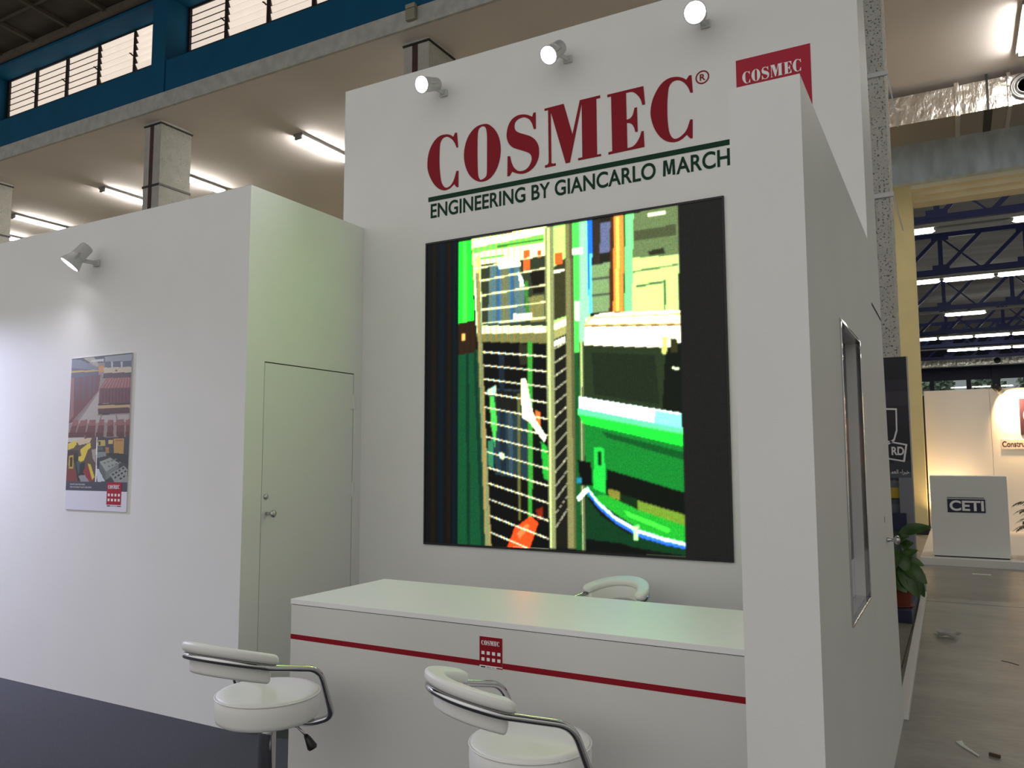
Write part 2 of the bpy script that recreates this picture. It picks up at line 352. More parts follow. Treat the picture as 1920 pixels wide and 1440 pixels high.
SCREEN_PICTURE = [
 (30,30,28,0,0,1000,0,1000,1000,0,1000),
 (14,17,20,0,0,126,0,126,1000,0,1000),
 (28,22,14,22,-2,38,-1,39,1001,21,1001),
 (10,24,34,49,0,71,0,70,1001,49,1001),
 (30,22,12,85,0,97,0,97,1000,84,1000),
 (8,26,36,106,1,118,1,119,1000,105,1000),
 (20,24,20,126,0,874,0,874,1000,126,1000),
 (20,90,52,126,377,203,373,243,1001,126,1000),
 (12,60,40,155,379,167,379,175,999,162,999),
 (15,60,45,185,381,197,381,227,999,214,999),
 (40,225,70,126,6,176,5,188,275,126,282),
 (95,240,90,142,8,158,8,160,278,144,280),
 (52,34,20,126,282,189,275,195,381,126,387),
 (230,190,110,139,316,152,316,152,339,139,340),
 (232,246,196,176,5,454,-1,450,326,196,308),
 (150,226,110,183,52,444,49,445,23,179,34),
 (90,150,60,272,46,444,42,445,36,272,38),
 (110,200,90,196,71,301,70,301,77,196,77),
 (255,255,240,186,12,436,7,435,22,186,30),
 (60,70,48,211,95,453,92,450,316,211,296),
 (205,205,150,189,62,211,62,219,307,197,307),
 (108,140,138,247,104,350,100,370,166,378,298,239,294),
 (70,120,150,271,111,285,111,284,294,271,293),
 (150,140,80,296,106,309,106,310,296,296,295),
 (70,120,150,322,109,336,107,340,297,325,296),
 (245,250,235,272,84,354,87,361,116,281,115),
 (235,240,225,349,130,368,157,373,183,358,182),
 (30,26,16,392,135,445,131,444,208,405,212),
 (150,150,90,387,219,442,216,442,299,395,299),
 (70,150,60,373,166,385,168,391,295,378,294),
 (235,130,50,371,68,393,67,392,131,370,132),
 (225,120,40,421,72,435,73,435,96,421,96),
 (240,240,220,334,268,400,270,400,289,334,288),
 (225,225,190,191,102,453,88,453,92,191,108),
 (225,225,190,191,146,453,130,453,135,191,152),
 (225,225,190,193,194,452,184,452,189,193,200),
 (225,225,190,193,242,451,238,451,243,193,248),
 (225,225,190,196,286,451,288,451,293,196,291),
 (226,226,196,196,303,452,323,452,338,197,321),
 (142,142,84,197,321,452,338,452,371,201,347),
 (12,14,12,203,347,452,371,458,995,248,1001),
 (42,66,76,242,500,393,515,392,791,268,776),
 (28,44,56,280,387,299,388,307,772,286,772),
 (66,90,100,313,511,327,512,331,784,316,781),
 (30,30,26,269,509,356,517,355,583,269,572),
 (52,52,34,352,367,404,371,403,429,356,434),
 (70,170,60,385,361,400,362,398,911,384,911),
 (120,120,60,346,525,356,525,358,916,349,917),
 (235,240,215,361,476,377,477,402,585,448,663,439,676,388,613,362,600),
 (190,210,190,235,508,270,492,269,518,240,525),
 (90,190,90,245,525,262,526,275,614,265,689,251,622),
 (60,150,110,239,672,261,664,259,755,241,747),
 (230,140,60,411,577,426,585,425,626,411,609),
 (200,210,190,278,706,302,710,297,731,283,726),
 (40,180,60,428,674,451,691,454,794,436,787),
 (240,96,34,310,1001,335,943,391,903,418,922,388,999),
 (255,150,90,343,957,380,924,389,933,354,973),
 (150,40,16,410,883,433,874,435,902,416,914),
 (238,238,214,209,379,451,410,451,414,209,383),
 (238,238,214,212,423,452,457,452,461,212,426),
 (238,238,214,215,467,452,506,452,509,215,471),
 (238,238,214,218,512,452,554,452,558,218,516),
 (238,238,214,222,559,453,604,452,608,222,562),
 (238,238,214,225,606,453,654,453,658,225,609),
 (238,238,214,228,653,453,705,453,708,228,657),
 (238,238,214,231,702,453,756,453,760,231,705),
 (238,238,214,234,751,454,808,454,812,234,755),
 (238,238,214,238,801,454,860,454,864,238,805),
 (238,238,214,241,852,454,913,454,917,241,855),
 (238,238,214,244,903,454,967,454,971,244,907),
 (238,238,214,247,955,455,1022,455,1025,247,959),
 (238,238,214,250,1008,455,1076,455,1080,250,1012),
 (238,238,214,253,1062,455,1132,455,1136,253,1065),
 (160,156,104,193,119,207,119,232,638,252,1000,230,1001,214,638),
 (30,30,22,473,335,531,323,539,994,476,995),
 (190,226,150,474,4,518,5,521,298,473,314),
 (70,70,40,473,136,518,109,519,290,473,302),
 (235,130,50,481,91,506,90,506,125,480,127),
 (240,240,215,475,145,513,143,512,151,475,153),
 (220,220,190,473,390,540,359,540,362,473,394),
 (220,220,190,474,433,539,397,539,401,474,437),
 (220,220,190,474,475,538,436,538,440,474,479),
 (220,220,190,474,517,538,474,538,478,474,521),
 (220,220,190,475,559,537,513,537,517,475,563),
 (220,220,190,475,601,537,551,537,555,475,605),
 (220,220,190,475,643,536,589,536,593,475,646),
 (220,220,190,476,684,536,627,535,631,476,688),
 (220,220,190,476,726,535,665,535,669,476,729),
 (220,220,190,476,767,534,703,534,707,476,771),
 (220,220,190,477,808,534,741,534,744,477,812),
 (220,220,190,477,849,533,778,533,782,477,853),
 (220,220,190,477,890,533,816,533,819,477,893),
 (220,220,190,478,930,532,853,532,857,478,934),
 (250,248,226,471,315,537,293,537,313,472,333),
 (176,176,120,472,333,537,313,536,340,472,363),
 (250,250,235,473,368,513,354,513,371,473,384),
 (158,164,118,445,3,476,3,478,996,456,996),
 (196,200,160,452,4,462,4,464,995,458,996),
 (150,150,96,515,2,541,2,547,995,518,995),
 (110,110,66,531,4,541,2,547,995,537,994),
 (100,210,110,541,2,565,3,563,407,544,405),
 (170,238,180,563,2,592,2,598,297,580,539,560,538),
 (250,255,240,540,83,575,83,574,104,540,105),
 (245,250,225,547,248,561,249,560,310,546,308),
 (22,100,44,542,405,558,406,562,996,544,996),
 (112,124,84,560,374,576,375,572,996,562,996),
 (190,200,150,564,374,569,375,566,997,562,996),
 (36,140,226,590,2,607,2,603,237,590,238),
 (120,210,240,598,107,608,108,602,289,593,289),
 (40,40,32,607,2,671,3,665,176,604,177),
 (120,130,160,632,18,666,18,665,108,631,111),
 (60,50,40,611,6,633,8,630,172,608,169),
 (150,172,128,604,144,666,140,659,291,602,289),
 (90,110,76,603,185,663,184,663,190,603,191),
 (90,110,76,603,233,662,235,662,240,603,240),
 (92,50,20,666,2,679,2,671,293,658,292),
 (246,168,78,677,2,708,2,703,296,671,293),
 (255,200,120,685,2,695,2,689,294,679,294),
 (152,232,166,713,2,739,2,730,299,707,298),
 (60,120,60,708,2,714,2,707,298,703,297),
 (126,146,96,739,2,874,0,872,147,734,137),
 (50,56,36,780,123,828,118,835,138,787,137),
 (90,100,66,741,58,868,54,868,85,740,86),
 (196,214,160,734,137,872,145,871,313,729,301),
 (110,140,90,745,221,833,215,833,221,745,227),
 (110,140,90,828,215,835,215,831,303,826,303),
 (130,150,100,733,176,871,171,871,176,733,182),
 (250,250,220,783,9,838,9,838,20,782,20),
 (255,250,224,584,304,636,293,873,306,872,414,576,387),
 (206,190,140,593,301,873,315,872,349,577,327),
 (250,240,206,601,305,873,319,872,343,584,323),
 (150,130,80,577,325,872,346,872,351,577,330),
 (46,62,36,574,385,872,416,870,600,573,542),
 (34,48,30,600,409,796,430,808,574,606,536),
 (16,24,14,828,417,873,398,871,602,815,592),
 (200,206,140,821,379,836,380,831,429,816,428),
 (60,60,30,844,384,863,389,862,427,843,426),
 (230,240,210,848,467,868,472,868,478,848,474),
 (234,255,246,556,540,871,600,872,659,555,591),
 (160,246,228,792,589,871,605,872,659,791,641),
 (120,236,170,555,575,872,643,872,661,555,596),
 (40,206,72,555,594,872,659,873,694,570,623),
 (22,146,52,572,623,873,694,872,821,644,758,638,838,579,839),
 (12,100,38,629,646,872,709,873,731,645,665),
 (40,190,80,605,692,638,696,639,830,599,816),
 (12,50,24,615,708,626,708,626,746,616,746),
 (10,18,10,644,758,872,821,873,883,644,834),
 (134,164,56,737,847,873,883,873,913,738,873),
 (150,150,60,647,815,683,823,683,848,649,837),
 (20,50,20,685,829,737,843,737,869,684,853),
 (40,176,54,588,836,644,834,738,873,873,913,873,963,760,940,674,891),
 (90,220,80,698,878,830,924,826,935,706,892),
 (16,66,34,577,839,624,895,705,942,873,977,873,996,573,963),
 (10,16,12,573,963,688,971,782,997,572,997),
 (8,10,10,551,731,594,738,599,808,559,808),
 (40,150,170,547,785,563,785,563,801,547,801),
 (60,140,240,580,817,617,863,617,873,580,828),
 (226,240,255,580,808,617,855,617,864,580,817),
 (60,140,240,617,863,673,906,673,917,617,873),
 (226,240,255,617,853,674,899,673,908,617,863),
 (60,140,240,673,906,744,940,744,951,673,917),
 (226,240,255,674,897,745,933,744,942,673,906),
 (60,140,240,744,940,821,959,821,969,744,951),
 (226,240,255,745,931,821,951,821,960,744,940),
 (60,140,240,821,959,875,967,874,977,821,969),
 (226,240,255,821,950,875,960,875,969,821,959),
 (230,245,235,545,844,576,814,586,823,554,855),
 (190,240,180,721,919,739,918,735,960,723,960),
 (30,30,28,874,0,1000,0,1000,1000,874,1000)]
POSTER_PICTURE = [
 (226,224,236,0,0,1000,0,1000,1000,0,1000),
 (150,136,132,0,0,1000,0,1004,535,-5,528),
 (70,78,76,0,0,1000,0,996,49,7,40),
 (176,170,150,193,3,376,3,465,62,427,69),
 (200,205,205,318,19,538,20,541,40,341,35),
 (122,126,142,-3,9,133,11,458,77,461,97,1,63),
 (92,90,110,1,63,461,94,468,143,-2,135),
 (200,165,70,2,81,462,91,464,102,2,94),
 (116,66,62,0,131,499,125,476,228,56,427,-5,437),
 (92,84,96,87,131,137,130,135,263,103,294),
 (92,84,96,198,131,245,130,243,273,212,296),
 (96,86,96,306,129,346,128,347,267,312,274),
 (96,86,96,386,128,426,127,421,230,387,245),
 (150,110,104,0,131,54,131,74,387,6,417),
 (206,146,62,458,66,545,65,552,109,473,110),
 (152,160,168,556,7,992,9,988,63,558,45),
 (90,98,110,557,42,989,51,989,93,559,80),
 (190,195,200,659,45,689,46,694,83,665,82),
 (190,195,200,814,49,843,50,849,88,820,87),
 (204,190,166,547,80,988,90,988,125,553,116),
 (84,62,62,553,116,988,125,985,159,535,150),
 (150,90,60,736,101,768,102,770,113,737,112),
 (182,172,166,485,232,478,323,479,392,982,392,984,437,-1,437,182,419),
 (120,110,106,537,389,553,389,533,423,513,423),
 (110,100,98,770,390,785,390,806,426,791,426),
 (140,120,116,58,418,380,276,410,276,120,418),
 (150,88,82,598,150,985,157,987,222,494,214),
 (108,58,56,493,213,987,222,990,318,496,313),
 (196,150,140,627,151,635,151,533,211,525,211),
 (66,34,36,542,218,553,218,564,308,552,308),
 (196,150,140,668,152,676,152,586,213,578,212),
 (66,34,36,595,219,606,219,617,309,605,309),
 (196,150,140,709,153,717,154,639,214,631,214),
 (66,34,36,647,220,659,220,669,310,657,310),
 (196,150,140,750,154,757,155,691,215,684,215),
 (66,34,36,700,221,712,222,721,311,710,311),
 (196,150,140,790,155,798,156,744,216,736,216),
 (66,34,36,752,222,764,223,773,312,762,312),
 (196,150,140,830,157,838,157,795,217,788,217),
 (66,34,36,804,224,815,224,825,313,813,312),
 (196,150,140,870,158,878,158,847,219,839,218),
 (66,34,36,856,225,867,225,876,313,865,313),
 (196,150,140,910,159,918,159,898,220,891,220),
 (66,34,36,907,226,918,226,927,314,916,314),
 (196,150,140,950,160,957,160,949,221,942,221),
 (66,34,36,958,227,969,227,978,315,967,315),
 (192,164,112,478,323,990,324,990,348,477,346),
 (60,40,36,482,314,990,318,991,329,484,325),
 (84,42,44,477,346,990,348,988,384,497,383),
 (40,30,30,555,378,672,378,673,387,557,387),
 (112,64,62,78,414,164,413,110,528,-1,528),
 (150,96,92,78,414,164,413,163,450,56,453),
 (92,50,50,-7,495,92,496,98,528,-1,528),
 (112,64,62,202,416,313,414,282,529,110,528),
 (150,96,92,202,416,313,414,311,451,180,454),
 (92,50,50,105,496,264,497,270,529,110,528),
 (112,64,62,347,417,453,416,457,530,292,529),
 (150,96,92,347,417,453,416,451,452,326,455),
 (92,50,50,286,497,440,498,446,530,292,529),
 (112,64,62,513,419,593,418,595,530,469,530),
 (150,96,92,513,419,593,418,591,454,491,457),
 (92,50,50,464,498,578,499,583,530,469,530),
 (112,64,62,655,420,736,419,753,531,642,531),
 (150,96,92,655,420,736,419,734,455,634,458),
 (92,50,50,637,499,737,500,742,531,642,531),
 (112,64,62,786,422,907,421,927,532,799,531),
 (150,96,92,786,422,907,421,905,457,765,459),
 (92,50,50,794,500,911,501,916,532,799,531),
 (112,64,62,938,424,997,422,1002,532,939,532),
 (150,96,92,938,424,997,422,995,457,917,460),
 (92,50,50,934,501,986,501,991,532,939,532),
 (92,76,64,-9,529,481,530,494,817,1,819),
 (200,196,190,-9,529,282,531,227,565,-4,557),
 (210,190,160,142,542,402,532,368,566,189,581),
 (60,50,46,9,611,194,611,188,695,8,696),
 (226,202,64,2,569,138,546,151,573,110,596,9,611),
 (226,202,64,215,611,329,573,384,566,393,596,346,611,287,680,198,694,192,657,241,649),
 (190,160,50,27,650,108,642,113,734,31,735),
 (50,40,36,49,661,90,657,94,719,53,719),
 (42,36,36,106,634,162,634,269,810,198,811),
 (128,58,58,6,733,156,741,193,815,5,818),
 (60,90,96,157,688,216,680,238,748,201,771),
 (34,40,46,220,703,308,687,305,786,223,779),
 (150,150,155,203,779,352,770,389,815,249,815),
 (150,46,52,323,717,353,713,465,791,439,814,389,815,280,756),
 (220,196,64,350,698,401,706,478,788,437,803),
 (170,160,150,405,611,483,604,478,694,435,672),
 (58,64,68,489,530,1004,535,999,815,500,817),
 (190,170,90,504,551,621,548,627,589,510,589),
 (30,32,36,515,559,545,557,549,585,520,585),
 (210,180,110,670,552,747,550,750,574,673,574),
 (186,146,72,755,541,919,541,921,639,769,638),
 (150,110,50,785,552,898,552,890,560,786,560),
 (130,140,140,501,626,642,623,647,652,503,664),
 (90,96,96,496,596,589,593,592,611,499,617),
 (170,120,60,629,596,687,596,692,634,634,634),
 (46,50,54,658,634,826,633,996,648,996,706,795,678),
 (160,166,160,546,688,716,662,858,698,653,752),
 (96,106,110,546,688,653,752,655,813,545,731),
 (120,128,128,653,752,858,698,851,729,716,789,657,804),
 (150,155,152,713,767,932,714,994,735,999,815,797,816),
 (200,210,220,491,739,533,731,647,813,527,816),
 (110,116,114,601,695,636,690,660,696,626,702),
 (110,116,114,671,717,704,711,728,718,695,724),
 (110,116,114,658,687,692,682,716,688,683,695),
 (110,116,114,727,709,761,704,784,710,751,716),
 (110,116,114,715,680,748,674,772,681,739,687),
 (110,116,114,783,701,816,696,840,703,807,709),
 (110,116,114,771,672,804,667,828,673,795,679),
 (110,116,114,839,694,872,688,895,695,862,701),
 (40,44,46,748,768,777,760,793,768,764,777),
 (40,44,46,785,787,814,779,830,786,801,795),
 (40,44,46,799,755,828,747,844,755,815,764),
 (40,44,46,836,774,865,766,881,773,852,782),
 (40,44,46,872,792,901,785,917,792,889,801),
 (40,44,46,850,742,879,735,895,742,866,751),
 (40,44,46,886,761,915,753,931,760,903,769),
 (40,44,46,923,779,952,772,967,779,939,788),
 (40,44,46,900,729,929,722,945,729,917,738),
 (40,44,46,937,748,966,740,981,748,953,757),
 (236,234,240,479,530,495,530,508,817,490,817),
 (72,72,90,-5,819,999,815,997,877,-2,876)]
# ------------------------------------------------------------------ the booth shell
XL, YF, YW, YB, XP = -3.423, 3.133, 4.123, 5.05, -0.327
XPL = -0.522                       # inner face of the right partition
YP = 2.22                          # its front
HB, HW, HP = 3.0, 4.0, 2.5         # heights of the left box, back wall, right partition
def structure(name, bm, m, label, cat, bevel=0.0):
    return tag(obj(name, bm, m, bevel=bevel), label, cat, kind='structure')

fl = structure('floor', B(-40, 14, -14, 60, -0.2, 0.0), None, 'worn grey concrete hall floor running past the booths', 'floor')
def floor_material():
    m = mat('worn_concrete_floor', (0.30, 0.285, 0.26), 0.42, bump=0.25, bscale=25)
    nt = m.node_tree; N = nt.nodes; L = nt.links; b = N['Principled BSDF']
    tc = N.new('ShaderNodeTexCoord')
    mp = N.new('ShaderNodeMapping'); mp.inputs['Scale'].default_value = (0.9, 1.7, 1); L.new(tc.outputs['Object'], mp.inputs[0])
    n = N.new('ShaderNodeTexNoise'); n.inputs['Scale'].default_value = 1.6; n.inputs['Detail'].default_value = 10; n.inputs['Roughness'].default_value = 0.72
    L.new(mp.outputs[0], n.inputs['Vector'])
    r = N.new('ShaderNodeValToRGB'); r.color_ramp.elements[0].position = 0.35; r.color_ramp.elements[0].color = (0.21, 0.20, 0.176, 1)
    r.color_ramp.elements[1].position = 0.7; r.color_ramp.elements[1].color = (0.33, 0.317, 0.282, 1); L.new(n.outputs['Fac'], r.inputs[0])
    # one expansion joint across the aisle
    sp = N.new('ShaderNodeSeparateXYZ'); L.new(tc.outputs['Object'], sp.inputs[0])
    c = N.new('ShaderNodeMath'); c.operation = 'COMPARE'; c.inputs[1].default_value = 9.3; c.inputs[2].default_value = 0.018; L.new(sp.outputs['Y'], c.inputs[0])
    mx = N.new('ShaderNodeMix'); mx.data_type = 'RGBA'; L.new(c.outputs[0], mx.inputs[0]); L.new(r.outputs[0], mx.inputs[6]); mx.inputs[7].default_value = (0.02, 0.02, 0.018, 1)
    L.new(mx.outputs[2], b.inputs['Base Color'])
    return m
fl.data.materials.append(floor_material())

cpt = bmesh.new()
cq = [(-12, -3), (XP, -3), (XP, YP), (XPL, YP), (XPL, YW), (XL, YW), (XL, YF), (-12, YF)]
cl_, cu_ = [[cpt.verts.new((x, y, z)) for x, y in cq] for z in (0.0, 0.008)]
cpt.faces.new(cl_[::-1]); cpt.faces.new(cu_)
for k in range(8): cpt.faces.new((cl_[k], cl_[(k+1) % 8], cu_[(k+1) % 8], cu_[k]))
tag(obj('carpet', cpt, M_CARPET), 'dark grey needle-felt carpet laid under the white booth', 'carpet')

# left storage box: front, side with the door opening, top
D0, D1, DH = 3.272, 4.038, 2.0
g = 0.004
structure('wall_left', B((-11, XL-0.04, YF, YW, 0.0, HB),
                         (XL-0.04, XL, YF, D0-g, 0.0, HB), (XL-0.04, XL, D1+g, YW, 0.0, HB), (XL-0.04, XL, D0-g, D1+g, DH+g*1.6, HB)),
          M_WALL, 'white left wall of the booth, a low box with a door in its side', 'wall')
d = thing('door_1', 'flush white door in the side of the left box wall', 'door', (XL, (D0+D1)/2, 0.008), kind='structure')
obj('door_leaf', B(XL-0.035, XL-0.001, D0, D1, 0.014, DH), M_DOOR, d)
obj('door_gap_shade', B((XL-0.034, XL-0.0025, D0-g, D0-0.0003, 0.014, DH+g*1.6), (XL-0.034, XL-0.0025, D1+0.0003, D1+g, 0.014, DH+g*1.6), (XL-0.034, XL-0.0025, D0, D1, DH+0.0003, DH+g*1.6)), M_DARK, d)  # dark strips filling the door gap, standing in for the shade inside it
kb = bmesh.new()
lathe(kb, [(0.010, 0), (0.010, 0.018), (0.008, 0.022), (0.008, 0.034), (0.016, 0.040), (0.021, 0.050), (0.021, 0.057), (0.016, 0.063), (0.004, 0.066)], 20, aim((XL-0.001, 3.312, 1.146), (1, 0, 0)))
obj('door_knob', kb, M_STEEL, d, True)
kb = bmesh.new(); lathe(kb, [(0.016, 0), (0.016, 0.006), (0.012, 0.010), (0.004, 0.012)], 20, aim((XL-0.001, 3.302, 1.240), (1, 0, 0)))
obj('door_lock', kb, M_STEEL, d, True)
for z in (1.82, 1.255):
    h = B((XL-0.001, XL+0.004, D1-0.024, D1-0.002, z-0.045, z+0.045), (XL-0.001, XL+0.004, D1+0.004, D1+0.026, z-0.045, z+0.045))
    tube(h, [(XL+0.004, D1+0.001, z-0.048), (XL+0.004, D1+0.001, z+0.048)], 0.005, 8)
    obj('door_hinge', h, M_DOOR, d)

# tall back wall with the store room behind it
XW0 = -3.607
wbk = bmesh.new(); wq = [[wbk.verts.new(p) for p in ((x, YW, 0), (x, YB+0.02, 0), (x, 4.50, HW), (x, YW, HW))] for x in (XW0, XP)]
wbk.faces.new(wq[0]); wbk.faces.new(wq[1][::-1])
for k in range(4): wbk.faces.new((wq[0][k], wq[0][(k+1) % 4], wq[1][(k+1) % 4], wq[1][k]))
structure('wall_back', wbk, M_WALL, 'tall white back wall of the booth carrying the big red lettering', 'wall')

# right partition with a recessed poster opening
PY0, PY1, PZ0, PZ1, PD = 2.885, 3.505, 0.895, 1.925, 0.055
structure('wall_right', B((XPL, XP-PD, YP, YW, 0.0, HP), (XP-PD, XP, YP, PY0, 0.0, HP), (XP-PD, XP, PY1, YW, 0.0, HP),
                          (XP-PD, XP, PY0, PY1, 0.0, PZ0), (XP-PD, XP, PY0, PY1, PZ1, HP)),
          M_WALL, 'white right partition wall standing nearest the visitor', 'wall')
fr = thing('framed_poster', 'recessed poster in a thin chrome frame on the right partition', 'poster', (XP, (PY0+PY1)/2, PZ0))
def yz_ring(bm, y0, y1, z0, z1, t, x0, x1):
    for q in ((y0, y1, z0, z0+t), (y0, y1, z1-t, z1), (y0, y0+t, z0+t, z1-t), (y1-t, y1, z0+t, z1-t)): box(bm, x0, x1, *q)
    return bm
obj('frame', yz_ring(bmesh.new(), PY0, PY1, PZ0, PZ1, 0.010, XP-0.012, XP+0.006), M_CHROME, fr, bevel=0.002)
obj('reveal', yz_ring(bmesh.new(), PY0, PY1, PZ0, PZ1, 0.012, XP-PD, XP-0.0122), M_LAMPGREY, fr)
def brick_poster():
    rows = [(58,58,60, 0,0,1000,0,1000,1000,0,1000), (64,66,70, 0,0,1000,0,1000,170,0,230), (92,84,80, 0,200,1000,150,1000,320,0,340),
            (150,112,86, 0,320,1000,300,1000,500,0,560), (176,128,96, 300,340,900,330,900,480,300,500), (122,100,90, 0,540,1000,490,1000,640,0,700),
            (104,94,96, 0,640,1000,620,1000,790,0,840), (140,130,132, 200,700,640,690,640,760,200,770), (86,74,72, 0,800,1000,780,1000,860,0,880),
            (210,208,216, 0,880,1000,860,1000,1000,0,1000), (176,60,66, 620,830,860,828,860,962,620,964), (190,188,196, 620,972,860,972,860,984,620,984)]
    return rows
pm = raster_mesh('print', paint_raster(brick_poster(), 40, 70), lambda u, v: Vector((-PD+0.004, (PY0+0.014-(PY0+PY1)/2)+u*(PY1-PY0-0.028), (PZ1-0.014-PZ0)-v*(PZ1-PZ0-0.028))))
link('print', pm, picture_material('printed_poster_paper', 0, 0.35), fr)
d2 = thing('door_2', 'flush white store room door far along the right side wall', 'door', (XP, 4.46, 0.0), kind='structure')
obj('top_gap', B(XP-0.001, XP+0.0012, 4.19, 4.73, 2.190, 2.201), M_DARK, d2)
kb = bmesh.new()
lathe(kb, [(0.012, 0), (0.012, 0.01), (0.008, 0.016), (0.008, 0.034), (0.018, 0.040), (0.023, 0.048), (0.020, 0.058), (0.006, 0.062)], 20, aim((XP-0.001, 4.45, 1.042), (1, 0, 0)))
obj('door_knob', kb, M_STEEL, d2, True)
obj('keyhole', B(XP-0.001, XP+0.0012, 4.375, 4.383, 1.13, 1.16), M_DARK, d2)

# ------------------------------------------------------------------ lettering on the back wall
BX, BZ = -2.9067, 3.1731
LOC = (BX, YW, BZ)
sg = thing('wall_lettering', 'large red serif lettering with green rule and tagline on the back wall', 'sign', LOC)
def scaled(loops, s=1/2000.0, dx=0.0): return [[Vector((p.x*s+dx, p.y*s)) for p in smooth_outline(lp)] for lp in loops]
for ch in 'COSMEc':
    link('letter', glyph_mesh(scaled(GLYPHS[ch]), 0.003, wall_place(BX, BZ, YW-0.0002, LOC)), M_RED, sg)
rw = bmesh.new()
box(rw, -2.897, -0.962, YW-0.003, YW-0.0002, 3.0965, 3.1255)
obj('rule', rw, M_GREEN, sg)
for me in line_of_letters('ENGINEERING BY GIANCARLO MARCH', 1.905, 0.088, 0.002, wall_place(-2.877, 2.988, YW, LOC), 0.018):
    link('tagline_letter', me, M_GREEN, sg)
ring = []
for r in (0.0375, 0.0305): ring.append([Vector((r*math.cos(a), r*math.sin(a))) for a in np.linspace(0, 2*math.pi, 40, endpoint=False)])
reg = glyph_mesh(ring, 0.002, wall_place(-1.1052, 3.4994, YW-0.0002, LOC))
ro = link('registered_mark', reg, M_RED, sg)
rt = text_mesh('R', 0.030, 0.036, 0.002, wall_place(-1.1192, 3.4814, YW, LOC), bold=0.02)
link('mark_letter', rt, M_RED, ro)

def logo(o, x0, x1, z0, z1, y, red, white, thick=0.002, parent=None):
    """red panel with lettering, two rows of windows and a small flag strip; faces -Y"""
    W = x1-x0; H = z1-z0; loc = Vector((x0, y, z0)); o_loc = (o.location if parent is None else o.location+parent.location)
    P = lambda lift: (lambda x, z, d: Vector((x0+x, y-lift-d, z0+z)) - o_loc)
    pan = obj('panel', B(x0, x1, y-thick, y-0.0002, z0+H*0.085, z1), red, o)
    s = W*0.79/(1.748*2000)
    lp = []
    for ch in 'COSMEc': lp += scaled(GLYPHS[ch], s)
    link('lettering', glyph_mesh(lp, 0.0008, lambda x, z, d: Vector((x0+W*0.085+x, y-thick-0.0002-d, z0+H*0.735+z*1.06)) - o_loc), white, o)
    for i in range(4):
        for j in range(2):
            a = x0+W*(0.09+0.233*i); b = z0+H*(0.225+0.205*j)
            obj('window_square', B(a, a+W*0.135, y-thick-0.0008, y-thick-0.0002, b, b+H*0.105), white, o)
    obj('flag_green', B(x0+W*0.05, x0+W*0.26, y-thick, y-0.0002, z0+H*0.012, z0+H*0.05), M_GREEN, o)
    obj('flag_red', B(x0+W*0.74, x1, y-thick, y-0.0002, z0+H*0.012, z0+H*0.05), red, o)
    link('small_text', text_mesh('SINCE 1951', W*0.38, H*0.036, 0.0006, lambda x, z, d: Vector((x0+W*0.31+x, y-0.0004-d, z0+H*0.013+z)) - o_loc), M_BLACK, o)
lg = thing('logo_panel', 'square crimson logo panel high on the back wall behind the right partition', 'sign', (-0.925, YW, 3.04))
logo(lg, -0.925, -0.552, 3.04, 3.545, YW, M_RED2, M_WHITEV)

# ------------------------------------------------------------------ video screen
SX0, SX1, SZ0, SZ1 = -2.910, -1.007, 0.926, 2.824
sc = thing('video_screen', 'large black video wall showing green machinery behind wire mesh', 'screen', (SX0, YW, SZ0))
bz = bmesh.new()
for q in ((SX0, SX1, SZ0, SZ0+0.012), (SX0, SX1, SZ1-0.012, SZ1), (SX0, SX0+0.010, SZ0+0.012, SZ1-0.012), (SX1-0.010, SX1, SZ0+0.012, SZ1-0.012)):
    box(bz, q[0], q[1], YW-0.012, YW-0.0005, q[2], q[3])
obj('bezel', bz, M_BEZEL, sc)
img = paint_raster(SCREEN_PICTURE, 300, 300)
for _ in range(1): img = (img + np.roll(img, 1, 0)*0.5 + np.roll(img, -1, 0)*0.5 + np.roll(img, 1, 1)*0.5 + np.roll(img, -1, 1)*0.5)/3
band = np.sin(np.arange(300)/6.6*2*math.pi)*np.clip((150-np.arange(300))/60.0, 0, 1)
img[:, :, 0] *= (1+0.22*band)[None, :]; img[:, :, 2] *= (1-0.30*band)[None, :]
img = img*(1+13*img**4)
img *= (1+RNG.normal(0, 0.07, img.shape[:2])[:, :, None])*(1+RNG.normal(0, 0.05, img.shape))
img[:, ::2] *= 0.95; img = np.clip(img, 0, 11)
px = raster_mesh('picture', img, lambda u, v: Vector((0.010+u*(SX1-SX0-0.020), -0.006, (SZ1-SZ0-0.012)-v*(SZ1-SZ0-0.024))))
link('picture', px, picture_material('lit_screen_pixels', 1.0, 0.45), sc)

# ------------------------------------------------------------------ poster on the left wall
PX0, PX1, PB, PT = -5.013, -4.398, 1.135, 2.106
po = thing('brick_poster', 'tall poster of brick kilns and robots on the left white wall', 'poster', (PX0, YF, PB))
obj('backing', B(PX0, PX1, YF-0.005, YF-0.0002, PB, PT), M_WHITEV, po)
link('print', raster_mesh('print', paint_raster(POSTER_PICTURE, 150, 240), lambda u, v: Vector((u*(PX1-PX0), -0.0056, (1-v)*(PT-PB)))), picture_material('poster_print_paper', 0, 0.4), po)
PW, PH = PX1-PX0, PT-PB
lo = thing('logo', '', '', (0, 0, 0)); del lo['label']; del lo['category']; lo.parent = po
logo(lo, PX0+PW*0.685, PX0+PW*0.912, PB+PH*0.029, PB+PH*0.182, YF-0.0058, M_RED2, M_WHITEV, 0.0006, po)
for k, s in enumerate(('PLANTS AND MACHINES', 'FOR THE HEAVY CLAY INDUSTRY')):
    link('caption', text_mesh(s, PW*(0.25 if k == 0 else 0.36), PH*0.010, 0.0004, lambda x, z, d, k=k: Vector((PW*0.075+x, -0.0058-d, PH*(0.160-0.018*k)+z))), M_WHITEV, po)

